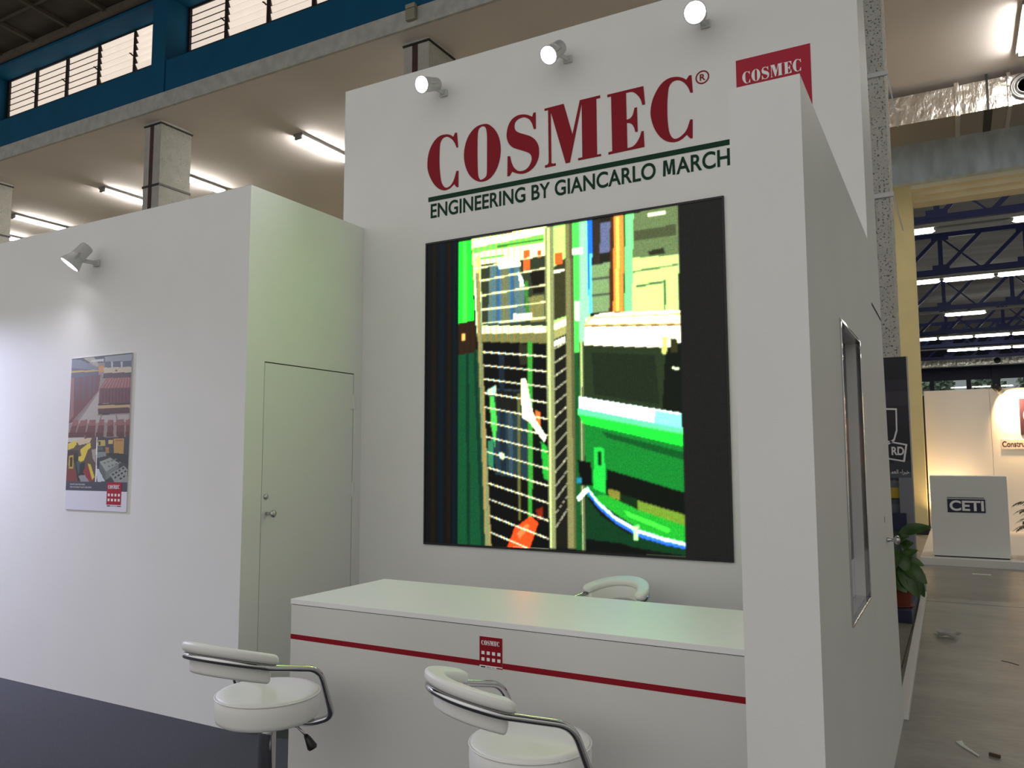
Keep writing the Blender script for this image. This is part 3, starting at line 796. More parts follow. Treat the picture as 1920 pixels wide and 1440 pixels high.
# ------------------------------------------------------------------ spotlights
def spotlight(base, label, d, reach, lens_r=0.055, power=45, cone=110, swing=(0, 0, 0), tint=(0.90, 0.88, 1.0)):
    """arm lamp on a wall that faces -Y; d is where the lens looks"""
    bx, by, bz = base
    t = thing('spotlight', label, 'lamp', base, 'arm spotlights on the white booth walls')
    obj('wall_plate', B(bx-0.028, bx+0.028, by-0.014, by-0.0003, bz-0.022, bz+0.022), M_LAMPGREY, t, bevel=0.004)
    hinge = Vector((bx, by-reach, bz)) + Vector(swing)
    am = bmesh.new(); bar(am, (bx, by-0.01, bz), hinge, 0.026, 0.013); obj('arm', am, M_LAMPGREY, t, bevel=0.003)
    d = Vector(d).normalized(); side = d.cross(Vector((0, 0, 1))).normalized()
    c = hinge + d*0.012 + Vector((0, 0, 0.022 if lens_r > 0.06 else 0.0))
    M = aim(c, d)
    hs = bmesh.new(); lathe(hs, [(0.022, -0.105), (0.036, -0.100), (0.042, -0.09), (0.043, -0.02), (0.046, -0.016), (0.046, -0.008), (0.043, -0.004), (lens_r-0.004, 0.045), (lens_r, 0.056), (lens_r, 0.064), (lens_r-0.004, 0.064), (lens_r-0.006, 0.058)], 28, M, cap=True)
    h = obj('housing', hs, M_LAMPGREY, t, True)
    br = bmesh.new()
    for s in (-1, 1):
        ba = bmesh.new(); bar(ba, c+side*s*0.046-d*0.03, c+side*s*0.05+d*0.04, 0.012, 0.004); obj('side_clip', ba, M_STEEL, t)
    bar(br, hinge, c-d*0.004+Vector((0, 0, -0.030)), 0.018, 0.018)
    obj('bracket', br, M_STEEL, t)
    kn = bmesh.new(); tube(kn, [hinge+side*0.018+Vector((0, 0, -0.004)), hinge-side*0.018+Vector((0, 0, -0.004))], 0.009, 10); obj('knob', kn, M_BLACK, t)
    ln = bmesh.new(); lathe(ln, [(lens_r-0.006, 0.0585), (lens_r-0.010, 0.062), (0.004, 0.066)], 28, M); obj('lens', ln, M_LENS, t, True)
    la = bpy.data.lights.new('bulb', 'SPOT'); la.energy = power; la.spot_size = math.radians(cone); la.spot_blend = 1.0; la.shadow_soft_size = 0.04; la.color = tint
    lo_ = bpy.data.objects.new('bulb', la); COL.objects.link(lo_); lo_.parent = t
    q = d.to_track_quat('-Z', 'Y'); lo_.rotation_euler = q.to_euler(); lo_.location = c + d*0.075 - Vector(base)
spotlight((-2.780, YW, 3.795), 'arm spotlight over the first letter, nearest the left end of the back wall', (-0.10, -0.86, -0.34), 0.13, swing=(-0.03, 0, 0.015))
spotlight((-1.900, YW, 3.800), 'arm spotlight over the middle of the red lettering', (-0.12, -0.74, -0.62), 0.13, swing=(-0.03, 0, 0.0))
spotlight((-1.080, YW, 3.79), 'arm spotlight over the last letter, right end of the lettering', (0.10, -0.93, -0.40), 0.13, lens_r=0.0599, swing=(-0.01, 0, 0.0))
spotlight((-4.800, YF, 2.715), 'arm spotlight on the left wall above the brick poster', (-0.32, -0.51, -0.80), 0.12, lens_r=0.066, power=26, cone=140, swing=(-0.02, 0, 0.0))
spotlight((-7.700, YF, 2.715), 'assumed arm spotlight on the left wall beyond the left edge of the photo', (0.70, 0.02, -0.72), 0.62, lens_r=0.066, power=620, cone=88, tint=(0.66, 0.68, 1.0), swing=(-0.02, 0, 0.0))  # assumed lamp out of view, added for the lavender light on the left wall

# ------------------------------------------------------------------ counter
CX0, CX1, CY0, CY1, CH = -2.42, XPL-0.002, 2.485, 3.105, 0.88
ct = thing('reception_counter', 'long white reception counter with a red stripe and logo', 'counter', (CX0, CY0, 0.008))
obj('countertop', B(CX0, CX1, CY0, CY1, CH-0.020, CH), M_TOP, ct, bevel=0.0012)
obj('front_panel', B(CX0+0.002, CX1, CY0+0.003, CY0+0.022, 0.008, CH-0.0225), M_WALL2, ct)
obj('side_panel', B(CX0+0.002, CX0+0.021, CY0+0.022, CY1-0.01, 0.008, CH-0.0225), M_WALL2, ct)
obj('shelf', B(CX0+0.021, CX1, CY0+0.03, CY1-0.02, 0.42, 0.44), M_WALL2, ct)
obj('top_gap', B(CX0+0.006, CX1, CY0+0.006, CY0+0.02, CH-0.0235, CH-0.019), M_DARK, ct)
obj('stripe', B(CX0+0.002, CX1, CY0+0.0022, CY0+0.0032, 0.7205, 0.7400), M_RED, ct)
clg = thing('logo', '', '', (0, 0, 0)); del clg['label']; del clg['category']; clg.parent = ct
obj('backing', B(-1.513, -1.420, CY0+0.0012, CY0+0.0024, 0.7155, 0.8245), M_WHITEV, clg)
clg.location = (0, 0, 0)
logo(clg, -1.513, -1.420, 0.7165, 0.8240, CY0+0.0014, M_RED, M_WHITEV, 0.0006, ct)

# ------------------------------------------------------------------ bar stools
def make_stool(label):
    t = thing('bar_stool', label, 'stool', (0, 0, 0.008), 'white bar stools at the counter')
    SH = 0.62; r = 0.180
    b = bmesh.new(); lathe(b, [(0.19, 0), (0.205, 0.004), (0.205, 0.012), (0.19, 0.018), (0.10, 0.026), (0.045, 0.036), (0.035, 0.055)], 40); obj('base', b, M_CHROME, t, True, local=True)
    b = bmesh.new(); lathe(b, [(0.031, 0.05), (0.031, 0.47), (0.030, 0.514)], 28); obj('pole', b, M_CHROME, t, True, local=True)
    b = bmesh.new(); box(b, -0.08, 0.08, -0.08, 0.08, 0.512, 0.524); obj('seat_plate', b, M_BLACK, t, local=True)
    b = bmesh.new()
    prof = [(0.02, 0.524), (r-0.012, 0.524), (r-0.003, 0.530), (r, 0.542), (r+0.002, 0.575), (r, 0.602), (r-0.003, 0.608)]
    lathe(b, prof, 56); st = obj('seat', b, M_LEATHER, t, True, local=True)
    b = bmesh.new(); lathe(b, [(r-0.005, 0.606), (r-0.002, 0.611), (r-0.006, 0.617), (r-0.03, 0.6205), (0.10, 0.624), (0.005, 0.6255)], 56); obj('cushion', b, M_LEATHER, st, True, local=True)
    b = bmesh.new(); tube(b, [((r+0.001)*math.cos(a), (r+0.001)*math.sin(a), 0.609) for a in np.linspace(0, 2*math.pi, 57)], 0.0028, 8); obj('piping', b, M_LEATHER, st, True, local=True)
    # lever
    b = bmesh.new(); tube(b, [(0.03, 0.01, 0.508), (0.115, 0.03, 0.500), (0.150, 0.04, 0.470)], 0.0045, 8); lv = obj('lever', b, M_CHROME, t, True, local=True)
    b = bmesh.new(); tube(b, [(0.145, 0.039, 0.474), (0.155, 0.041, 0.463), (0.172, 0.046, 0.435), (0.176, 0.047, 0.428)], [0.007, 0.011, 0.018, 0.013], 12); obj('grip', b, M_BLACK, lv, True, local=True)
    # curved backrest around (0, fo), opening forward (+Y); its plane rises toward the back
    fo = -0.120; HA = 1.50; TILT = 0.30; RIM = 0.749; R = 0.200
    def sweep(sec, R, ha, n=44, round_end=0.03):
        b = bmesh.new(); rings = []
        cz = sum(q[1] for q in sec)/len(sec); cr = sum(q[0] for q in sec)/len(sec)
        for k in range(n+1):
            u = k/n*2-1; u = math.copysign(1-(1-abs(u))**1.6, u); a = ha*u
            d = (1-abs(u))*ha*R
            s2 = 1.0 if d > round_end else max(0.30, math.sqrt(max(0.0, 1-(1-d/round_end)**2)))
            ring = []
            for (dr, z) in sec:
                rr = R+cr+(dr-cr)*s2; y = fo-rr*math.cos(a)
                ring.append(b.verts.new((rr*math.sin(a), y, RIM+cz+(z-cz)*s2-TILT*y)))
            rings.append(ring)
        m = len(sec)
        for p, q in zip(rings[:-1], rings[1:]):
            for k in range(m): b.faces.new((p[k], p[(k+1) % m], q[(k+1) % m], q[k]))
        b.faces.new(rings[0][::-1]); b.faces.new(rings[-1])
        return b
    def rsec(r0, r1, z0, z1, rad, n=4):
        o = []
        for cx, cz, a0 in ((r1-rad, z1-rad, 0), (r0+rad, z1-rad, 90), (r0+rad, z0+rad, 180), (r1-rad, z0+rad, 270)):
            for k in range(n+1):
                a = math.radians(a0+90*k/n); o.append((cx+rad*math.cos(a), cz+rad*math.sin(a)))
        return o
    bk = obj('backrest', sweep(rsec(-0.062, 0.0, -0.034, 0.0, 0.013), R, HA), M_LEATHER, t, True, local=True)
    obj('lower_pad', sweep(rsec(-0.056, -0.026, -0.100, -0.030, 0.010), R, HA*0.93, round_end=0.02), M_LEATHER, bk, True, local=True)
    # chrome tube: under the seat, out, up, back along both sides of the pad
    RT = R-0.012; dz = -0.046
    arc = []
    for a in np.linspace(-HA*0.86, HA*0.86, 37):
        y = fo-RT*math.cos(a); arc.append(Vector((RT*math.sin(a), y, RIM+dz-TILT*y)))
    right = [arc[-1], Vector((0.225, 0.016, 0.716)), Vector((0.228, 0.086, 0.536)), Vector((0.165, 0.050, 0.514)), Vector((0.05, 0.0, 0.516))]
    rs = fillet(right, 0.05, 8)[1:]; ls = [Vector((-p.x, p.y, p.z)) for p in rs][::-1]
    b = bmesh.new(); tube(b, ls+arc+rs, 0.0113, 14); obj('arm_tube', b, M_CHROME, t, True, local=True)
    return t
def copy_tree(o, parent=None):
    c = o.copy(); COL.objects.link(c); c.parent = parent
    for ch in list(o.children): copy_tree(ch, c)
    return c
s1 = make_stool('white leatherette bar stool at the left end of the counter, its black lever showing')
s1.location = (-2.202, 2.160, 0.008); s1.rotation_euler = (0, 0, math.radians(0))
s2 = copy_tree(s1); s2.location = (-1.1455, 2.171, 0.008); s2.rotation_euler = (0, 0, math.radians(55-90))
s2['label'] = 'white bar stool in front of the counter below its logo, turned toward the right'
s3 = copy_tree(s1); s3.location = (-1.575, 3.65, 0.008); s3.rotation_euler = (0, 0, math.radians(163))
s3['label'] = 'white bar stool behind the counter, only its curved backrest showing'

# ------------------------------------------------------------------ hall: columns, soffit, clerestory
ZC, YE, YR = 7.70, 8.98, 16.9
structure('ceiling', B(-40, 14, YE+0.05, YR+0.2, ZC, ZC+0.28), M_SOFFIT, 'flat pinkish grey ceiling of the side aisle behind the booth', 'ceiling')
structure('trim_1', B(-40, 14, YE, YE+0.05, ZC, 7.985), M_CONC, 'pale concrete edge beam under the blue clerestory wall', 'beam')
cb = bmesh.new()
wins = [(-30.0, -24.5), (-24.15, -18.45), (-18.0, -12.45), (-12.08, -6.5), (-6.15, -0.6)]
Z0, Z1 = 8.58, 9.79
box(cb, -40, 14, YE+0.02, YE+0.6, 7.985, Z0); box(cb, -40, 14, YE+0.02, YE+0.6, Z1, 9.93)
xs = [-40]
for a, b_ in wins: xs += [a, b_]
xs += [14]
for a, b_ in zip(xs[0::2], xs[1::2]): box(cb, a, b_, YE+0.0, YE+0.6, 7.985, 9.93)
structure('wall_upper', cb, M_BLUE, 'petrol blue clerestory wall with deep window openings, high up at left', 'wall')
rb = bmesh.new(); v = [rb.verts.new(p) for p in ((-40, YE+0.6, 9.93), (14, YE+0.6, 9.93), (14, -2, 10.9), (-40, -2, 10.9), (-40, YE+0.6, 10.2), (14, YE+0.6, 10.2), (14, -2, 11.2), (-40, -2, 11.2))]
for f in ((0,1,2,3),(4,7,6,5),(0,4,5,1),(1,5,6,2),(2,6,7,3),(3,7,4,0)): rb.faces.new([v[i] for i in f])
structure('ceiling.001', rb, M_ROOF, 'dark brown boarded roof over the main hall, top left corner', 'ceiling')
def roofz(y): return 9.93 + (YE+0.6-y)*(10.9-9.93)/(YE+2.6)
for k in range(9):
    x = -19.5+1.15*k
    jb = bmesh.new(); bar(jb, (x, YE-0.05, roofz(YE-0.05)-0.03), (x, 0, roofz(0)-0.03), 0.09, 0.07)
    tag(obj('roof_joist', jb, M_JOIST), 'brown roof joist running up from the blue wall', 'beam', 'brown joists under the dark roof')
for k in range(5):
    y = 8.2-0.95*k
    bb = bmesh.new(); bar(bb, (-22, y, roofz(y)-0.012), (-8, y, roofz(y)-0.012), 0.05, 0.03)
    tag(obj('roof_batten', bb, M_JOIST), 'thin brown batten crossing the roof joists', 'beam', 'thin battens crossing the brown joists')
wp = bmesh.new(); bar(wp, (-40, YE-0.06, 9.90), (14, YE-0.06, 9.90), 0.12, 0.10)
tag(obj('wall_plate_beam', wp, M_JOIST), 'brown timber plate along the top of the blue clerestory wall', 'beam')

def louvre_window(n, x0, x1, mull, jalousie, label):
    w = thing('window_%d' % n, label, 'window', ((x0+x1)/2, 9.49, Z0), kind='structure')
    fb = bmesh.new(); zb, zt_ = 8.95, 9.76
    box(fb, x0-0.3, x1+0.3, 9.44, 9.54, 8.5, zb); box(fb, x0-0.3, x1+0.3, 9.44, 9.54, zt_, 9.85)
    for m_ in [x0-0.02]+mull+[x1+0.02]: box(fb, m_-0.045, m_+0.045, 9.44, 9.54, zb, zt_)
    for k in range(1, 6): box(fb, x0, x1, 9.452, 9.462, zb+k*(zt_-zb)/6-0.007, zb+k*(zt_-zb)/6+0.007)
    obj('window_frame', fb, M_WINFRAME, w)
    e = [x0]+mull+[x1]
    for i, (a, b_) in enumerate(zip(e[:-1], e[1:])):
        lb = bmesh.new(); nb = 6; tilt = jalousie[i]
        for k in range(nb):
            zc = zb+(k+0.5)*(zt_-zb)/nb; h = (zt_-zb)/nb*0.52
            c, s = math.cos(tilt), math.sin(tilt)
            q = [lb.verts.new((x, 9.47-s*sg_*h + off*c, zc+c*sg_*h + off*s)) for off in (0, 0.006) for x, sg_ in ((a+0.045, -1), (b_-0.045, -1), (b_-0.045, 1), (a+0.045, 1))]
            for f in ((0,1,2,3),(7,6,5,4),(0,4,5,1),(1,5,6,2),(2,6,7,3),(3,7,4,0)): lb.faces.new([q[i2] for i2 in f])
        obj('louvre_pane', lb, M_GLASSPANE, w)
        hb = bmesh.new(); tube(hb, [(b_-0.06, 9.45, 9.28), (b_-0.08, 9.42, 9.31), (b_-0.11, 9.41, 9.33)], 0.014, 6); obj('crank_handle', hb, M_WINFRAME, w)
louvre_window(1, -17.92, -12.5, [-16.87, -15.79, -14.72, -13.60], [0.05, 0.05, 0.08, 0.35, 0.55], 'louvred clerestory window at the far upper left')
louvre_window(2, -12.05, -6.6, [-11.06, -10.02, -8.98, -7.9], [0.05, 0.4, 0.3, 0.2, 0.2], 'louvred clerestory window right of the blue pilaster, cut by the top edge')

def column(xr, m, inset, straps, label, grp):
    x0 = xr-0.455; y0, y1 = 9.31, 9.98
    t = thing('concrete_column', label, 'column', (x0+0.2275, y0, 0), grp)
    obj('shaft', B(x0, xr, y0, y1, 0, ZC-0.07), m, t, bevel=0.006)
    obj('capital', B(x0-0.015, xr+0.02, y0-0.02, y1+0.02, ZC-0.07, ZC-0.045), M_STRAP, t)
    obj('neck', B(x0, xr, y0, y1, ZC-0.045, ZC), M_CONC, t)
    if inset: obj('steel_strip', B(x0+0.155, x0+0.255, y0-0.004, y0+0.01, 0.0, ZC-0.07), M_COLINSET, t)
    for z in straps:
        obj('strap', B((x0-0.012, xr+0.012, y0-0.012, y0, z-0.02, z+0.02), (x0-0.012, xr+0.012, y1, y1+0.012, z-0.02, z+0.02), (x0-0.012, x0, y0, y1, z-0.02, z+0.02), (xr, xr+0.012, y0, y1, z-0.02, z+0.02)), M_STRAP, t)
    return t
column(-12.55, M_COLUMN2, True, (6.48,), 'speckled column rising behind the left box wall, banded by a dark strap', 'hall columns')
column(-18.55, M_COLUMN2, True, (6.48,), 'speckled column cut by the left edge of the photo', 'hall columns')
column(-6.557, M_COLUMN2, True, (), 'speckled column behind the top left corner of the tall back wall', 'hall columns')
c4 = column(-0.500, M_COLUMN, False, (), 'grey speckled column beside the right end of the tall back wall, with steel brackets', 'hall columns')
for z in (5.63, 4.27):
    bb = B(-0.66, -0.46, 9.28, 9.31, z-0.024, z+0.024)
    bar(bb, (-0.465, 9.29, z), (-0.395, 9.5, z-0.55 if z > 5 else z-0.36), 0.014, 0.014)
    if z < 5: bar(bb, (-0.655, 9.29, z+0.05), (-0.655, 9.29, z-0.32), 0.012, 0.012)
    obj('steel_bracket', bb, M_LAMPGREY, c4)
wb = thing('alarm_box', 'small beige box fixed to the concrete edge beam near the top', 'box', (-6.61, YE, 7.90))
obj('case', B(-6.70, -6.53, YE-0.07, YE-0.001, 7.78, 7.95), mat('beige_plastic', (0.33, 0.31, 0.24), 0.5), wb, bevel=0.012)
obj('lid', B(-6.70, -6.53, YE-0.075, YE-0.001, 7.955, 8.02), mat('beige_plastic_lid', (0.40, 0.37, 0.29), 0.5), wb, bevel=0.012)

def fluorescent(x, y0, y1, z, label, grp, m=M_TUBE, along='Y', w=0.115):
    t = thing('fluorescent_light', label, 'lamp', (x, y0, z), grp)
    if along == 'Y':
        obj('fitting', B(x-w, x+w, y0, y1, z-0.05, z-0.001), M_FITTING, t)
        for s in (-0.04, 0.04):
            b = bmesh.new(); tube(b, [(x+s, y0+0.04, z-0.092), (x+s, y1-0.04, z-0.092)], 0.024, 10); obj('tube', b, m, t, True)
        for q0, q1 in ((y0, y0+0.04), (y1-0.04, y1)): obj('end_cap', B(x-0.08, x+0.08, q0, q1, z-0.12, z-0.05), M_FITTING, t)
    return t
G1 = 'fluorescent battens on the side aisle ceiling'
for x, y0, y1, lb in ((-10.80, 11.0, 12.55, 'twin tube light nearest the tall back wall, left of it'), (-14.6, 11.0, 12.55, 'twin tube light just right of the banded column'),
                      (-16.9, 11.05, 12.6, 'twin tube light just left of the banded column'), (-20.75, 11.2, 12.6, 'twin tube light above the upper left wall edge, right of the leftmost column'),
                      (-22.9, 11.7, 12.7, 'twin tube light low at the left edge, only its tip showing'), (-8.6, 11.0, 12.55, 'assumed twin tube light hidden behind the left end of the tall back wall'), (3.4, 12.55, 14.1, 'assumed twin tube light beyond the right edge of the photo'), (1.20, 12.55, 14.1, 'twin tube light at the top right corner near the foil duct')):  # unseen tubes added to brighten the aisle
    fluorescent(x, y0, y1, ZC, lb, G1)

# ------------------------------------------------------------------ rear hall wall, portal, duct
structure('wall_rear', B((-40, -0.53, 17.1, 17.6, 0.0, ZC)), M_CREAM, 'cream painted wall pier left of the portal to the next hall', 'wall')
structure('baseboard_rear', B(-40, -0.52, 17.07, 17.61, 0, 0.12), M_STRAP, 'dark skirting at the foot of the cream wall pier', 'baseboard')
structure('trim_2', B(-40, 14, 16.88, 17.1, 6.755, ZC), M_BEAM, 'blue grey painted beam with drip stains over the portal', 'beam')
structure('trim_3', B((-0.53, 14, 17.1, 17.5, 6.67, ZC), (-0.53, 14, 17.3, 17.7, 6.59, 6.67), (-0.53, 14, 17.5, 17.9, 6.51, 6.59)), M_CREAM2, 'cream stepped head of the portal', 'lintel')
du = thing('air_duct', 'square foil-wrapped air duct running under the aisle ceiling at upper right', 'duct', (2, 14.7, 7.12))
db = bmesh.new(); DY0, DY1, DZ0, DZ1 = 14.75, 15.75, 7.10, 7.60
segs = [-6.0, 0.28, 0.72, 1.02, 4.0]
for a, b_ in zip(segs[:-1], segs[1:]): box(db, a+0.004, b_-0.004, DY0, DY1, DZ0, DZ1)
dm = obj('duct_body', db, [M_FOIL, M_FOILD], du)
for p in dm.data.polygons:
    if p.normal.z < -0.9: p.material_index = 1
for x, m_, w_ in ((0.28, M_FOIL, 0.035), (1.02, M_FOIL, 0.03)):
    obj('flange', B(x-w_, x+w_, DY0-0.03, DY1+0.03, DZ0-0.03, DZ1+0.05), m_, du, bevel=0.01)
obj('hanger_strap', B((0.70, 0.735, DY0-0.008, DY0, DZ0, ZC), (0.66, 0.78, DY0, DY1, DZ0-0.008, DZ0)), M_STRAP, du)
ob = bmesh.new(); MM = aim((1.25, DY0, 7.37), (0, -1, 0))
lathe(ob, [(0.225, 0.0), (0.225, 0.03), (0.21, 0.05), (0.19, 0.05), (0.17, 0.03), (0.15, 0.035), (0.13, 0.07), (0.115, 0.07), (0.11, 0.02)], 40, MM, cap=False)
on = obj('air_nozzle', ob, M_STEEL, du, True)
ob = bmesh.new(); lathe(ob, [(0.118, 0.012), (0.01, 0.012)], 32, MM); obj('nozzle_mouth', ob, M_DARK, on)

# ------------------------------------------------------------------ the next hall
structure('ceiling.002', B(-30, 30, 17.6, 56, 8.7, 8.9), M_HALLROOF, 'grey sheet roof over the next hall', 'ceiling')
fw = bmesh.new()
box(fw, -30, 30, 55, 55.3, 0, 5.2); box(fw, -30, 30, 55, 55.3, 6.1, 8.7)
wx = [-9.5, -7.4, -5.2, -3.1, -0.98+0.0]
for x in (-8.9, -7.0, -5.1, -3.2, -1.12, 0.83, 2.22, 3.75, 5.6, 7.5): box(fw, x-0.12, x+0.12, 54.95, 55.3, 5.2, 6.1)
box(fw, 2.05, 2.45, 54.9, 55.3, 5.2, 8.0)
structure('wall_far', fw, M_NAVY, 'dark navy end wall of the next hall under its window strip', 'wall')
for i, (a, b_) in enumerate(((-3.08, -1.24), (-1.0, 0.71), (0.95, 1.96), (2.50, 3.63), (3.87, 5.48))):
    wn = thing('window_%d' % (i+3), ['far hall window half hidden by the cream pier', 'far hall window left of the pair above the white stand', 'narrow far hall window in the middle of the strip', 'far hall window right of the thick blue post', 'far hall window at the right edge'][i], 'window', ((a+b_)/2, 55.1, 5.2), kind='structure')
    obj('glass', B(a-0.01, b_+0.01, 55.1, 55.12, 5.2, 6.1), mat('far_window_glass_%d' % i, (0.75, 0.85, 0.95), 0.02, trans=1.0), wn)
for k in range(5):
    x = -3.6+2.75*k; y = 60.0+0.6*(k % 2)
    tr = thing('tree', 'leafy tree outside the far windows of the next hall', 'tree', (x, y, 0), 'trees outside the far windows')
    tb = bmesh.new(); tube(tb, [(x, y, 0), (x+0.1, y, 2.5), (x, y, 4.5)], [0.22, 0.16, 0.08], 8); obj('trunk', tb, M_WOOD, tr)
    lb = bmesh.new()
    for q in range(900):
        dv = Vector((random.gauss(0, 1), random.gauss(0, 1), random.gauss(0, 1))).normalized()*random.random()**0.4
        c = Vector((x, y, 5.4)) + Vector((dv.x*1.12, dv.y*1.12, dv.z*2.3))
        u = Vector((random.uniform(-1, 1), random.uniform(-1, 1), random.uniform(-1, 1))).normalized()*0.19; w_ = u.orthogonal().normalized()*0.16
        lb.faces.new([lb.verts.new(p) for p in (c-u, c+w_, c+u, c-w_)])
    obj('crown', lb, M_TREE, tr)
def roof_truss(y, label):
    t = thing('roof_truss', label, 'truss', (0, y, 6.75), 'blue roof trusses of the next hall')
    zb, zt_ = 6.80, 7.88; X0, X1 = -9.59, 9.31; step = 1.05
    b = bmesh.new(); bar(b, (X0, y, zb), (X1, y, zb), 0.16, 0.12); obj('bottom_chord', b, M_TRUSS, t)
    b = bmesh.new(); bar(b, (X0, y, zt_), (X1, y, zt_), 0.13, 0.12); obj('top_chord', b, M_TRUSS, t)
    n = int((X1-X0)/step)
    for i in range(5, 16):
        x = X0+step*i; xn = x+step
        if i % 2 == 1:
            b = bmesh.new(); bar(b, (x, y, zb), (x, y, zt_), 0.12, 0.10); obj('vertical', b, M_TRUSS, t)
            b = bmesh.new(); bar(b, (x, y+0.06, zt_-0.02), (xn, y+0.06, zb), 0.045); obj('brace', b, M_TRUSS, t)
            b = bmesh.new(); bar(b, (x, y+0.06, zt_-0.02), (x-step, y+0.06, zb), 0.045); obj('brace', b, M_TRUSS, t)
            obj('gusset_plate', B(x-0.22, x+0.22, y-0.07, y-0.05, zb, zb+0.2), M_TRUSS, t)
            obj('gusset_plate', B(x-0.22, x+0.22, y-0.07, y-0.05, zt_-0.16, zt_), M_TRUSS, t)
        b = bmesh.new(); bar(b, (x, y, zb), (xn, y, zt_), 0.10, 0.08); obj('diagonal', b, M_TRUSS, t)
    return t
for y, lb in ((20.0, 'blue roof truss nearest the portal, mostly hidden by its head'), (25.95, 'blue roof truss second from the portal, fully seen'), (32.4, 'blue roof truss third from the portal'),
              (38.75, 'blue roof truss fourth from the portal'), (43.4, 'blue roof truss fifth from the portal'), (49.0, 'blue roof truss farthest from the portal')):
    roof_truss(y, lb)
for y, xs_, lb in ((20.0, (-1.50, 1.26), 'first'), (25.93, (-1.49, -0.14, 1.21), 'second'), (32.4, (-0.17, 2.6), 'third'), (38.75, (-1.81, -0.47, 0.87, 2.21), 'fourth'), (43.4, (-0.19, 1.14, 2.47), 'fifth')):
    rl = thing('light_rail', 'grey rail carrying the %s row of tube lights in the next hall' % lb, 'rail', (0, y, 6.6), 'light rails in the next hall')
    obj('rail', B(-9, 9, y-0.09, y+0.09, 6.60, 6.66), M_FITTING, rl)
    obj('gutter', B(-9, 9, y+0.5, y+1.1, 7.93, 8.05), mat('pale_gutter_%s' % lb, (0.36, 0.35, 0.33), 0.7), rl)
    for k, x in enumerate(xs_):
        ft = thing('fluorescent_light', 'tube light in the %s row from the portal, %s in the row' % (lb, ('leftmost', 'second from left', 'third from left', 'rightmost in view')[k]), 'lamp', (x, y, 6.6), 'tube lights in the next hall')
        b = bmesh.new(); tube(b, [(x+0.03, y, 6.54), (x+0.10, y, 6.54), (x+1.24, y, 6.54), (x+1.31, y, 6.54)], [0.015, 0.048, 0.048, 0.015], 10); obj('tube', b, M_TUBE2, ft, True)
        for q in (x+0.01, x+1.29): obj('end_cap', B(q, q+0.04, y-0.04, y+0.04, 6.53, 6.598), M_FITTING, ft)
dq = thing('air_duct', 'small foil duct crossing the far end of the next hall', 'duct', (0, 52, 6.4))
obj('duct_body', B(-9, 9, 51.8, 52.4, 6.62, 7.05), M_FOIL, dq)
ob = bmesh.new(); lathe(ob, [(0.17, 0), (0.17, 0.04), (0.10, 0.05)], 20, aim((2.23, 51.8, 6.83), (0, -1, 0)), cap=True); obj('air_nozzle', ob, M_BLACK, dq)

# ------------------------------------------------------------------ neighbouring stand: dark banner, plinth, plant
structure('floor.001', B(-3.4, -0.40, YB+0.02, 9.28, 0.0, 0.03), M_GREENFL, 'grey green floor of the neighbouring stand behind the booth', 'floor')
eb = bmesh.new()
eq = [(-0.36, YB+0.02), (-0.302, YB+0.02), (-0.345, 9.62), (-0.395, 9.62)]
e0, e1 = [[eb.verts.new((x, y, z)) for x, y in eq] for z in (0.0, 0.045)]
eb.faces.new(e0[::-1]); eb.faces.new(e1)
for k in range(4): eb.faces.new((e0[k], e0[(k+1) % 4], e1[(k+1) % 4], e1[k]))
kb_ = obj('edge_strip', eb, M_DECK, bevel=0.004); tag(kb_, 'long white edging strip along the neighbouring stand floor', 'edging')
tag(obj('end_post', B(-0.43, -0.35, 9.64, 9.73, 0.0, 0.22), M_GLASSBLK, bevel=0.004), 'small clear greenish block at the far end of the white edging strip', 'block')
pl = obj('plinth', B(-1.6, -0.402, 7.8, 9.27, 0.031, 0.135), M_NAVY, bevel=0.003); tag(pl, 'low dark blue plinth under the potted plant', 'plinth')
bn = thing('banner_stand', 'tall dark banner panel with a white shield mark beside the cream pier', 'banner', (-0.41, 9.0, 0.136))
BPX0, BPX1 = -2.0, -0.405
def banner_rows():
    return [(30,28,36, 0,0,1000,0,1000,1000,0,1000), (44,41,52, 0,130,1000,100,1000,330,0,400), (58,55,66, 200,180,1000,150,1000,210,200,250), (38,38,48, 0,330,1000,300,1000,480,0,520),
            (52,58,68, 0,470,1000,455,1000,620,0,620), (84,92,100, 0,500,1000,505,1000,530,0,540), (96,102,108, 0,545,1000,540,1000,575,0,580), (70,76,84, 0,575,1000,570,1000,640,0,640),
            (88,92,98, 0,640,1000,640,1000,1000,0,1000)]
bp_ = raster_mesh('print', paint_raster(banner_rows(), 30, 80), lambda u, v: Vector((BPX0+0.41+u*(BPX1-BPX0), -0.001, (2.475-0.136)-v*(2.475-0.136))))
link('print', bp_, picture_material('banner_print', 0, 0.5), bn)
obj('panel_core', B(BPX0, BPX1+0.012, 9.001, 9.05, 0.136, 2.478), mat('pale_banner_edge', (0.45, 0.44, 0.44), 0.5), bn)
bl_ = (-0.41, 9.0, 0.136)
def PB_(x0, z0): return lambda x, z, d: Vector((x0+x+0.41, -0.003-d, z0+z-0.136))
obj('side_board', B(-0.52, -0.40, 8.93, 8.96, 0.136, 1.25), mat('blue_grey_board', (0.20, 0.21, 0.24), 0.5), bn)
obj('yellow_panel', B(-0.80, -0.478, 8.97, 8.985, 1.045, 1.15), M_YELLOWP, bn)
obj('navy_panel', B(-0.80, -0.466, 8.90, 8.93, 0.735, 0.90), M_NAVY, bn)
def poly_loops(*ls): return [[Vector(p) for p in l] for l in ls]
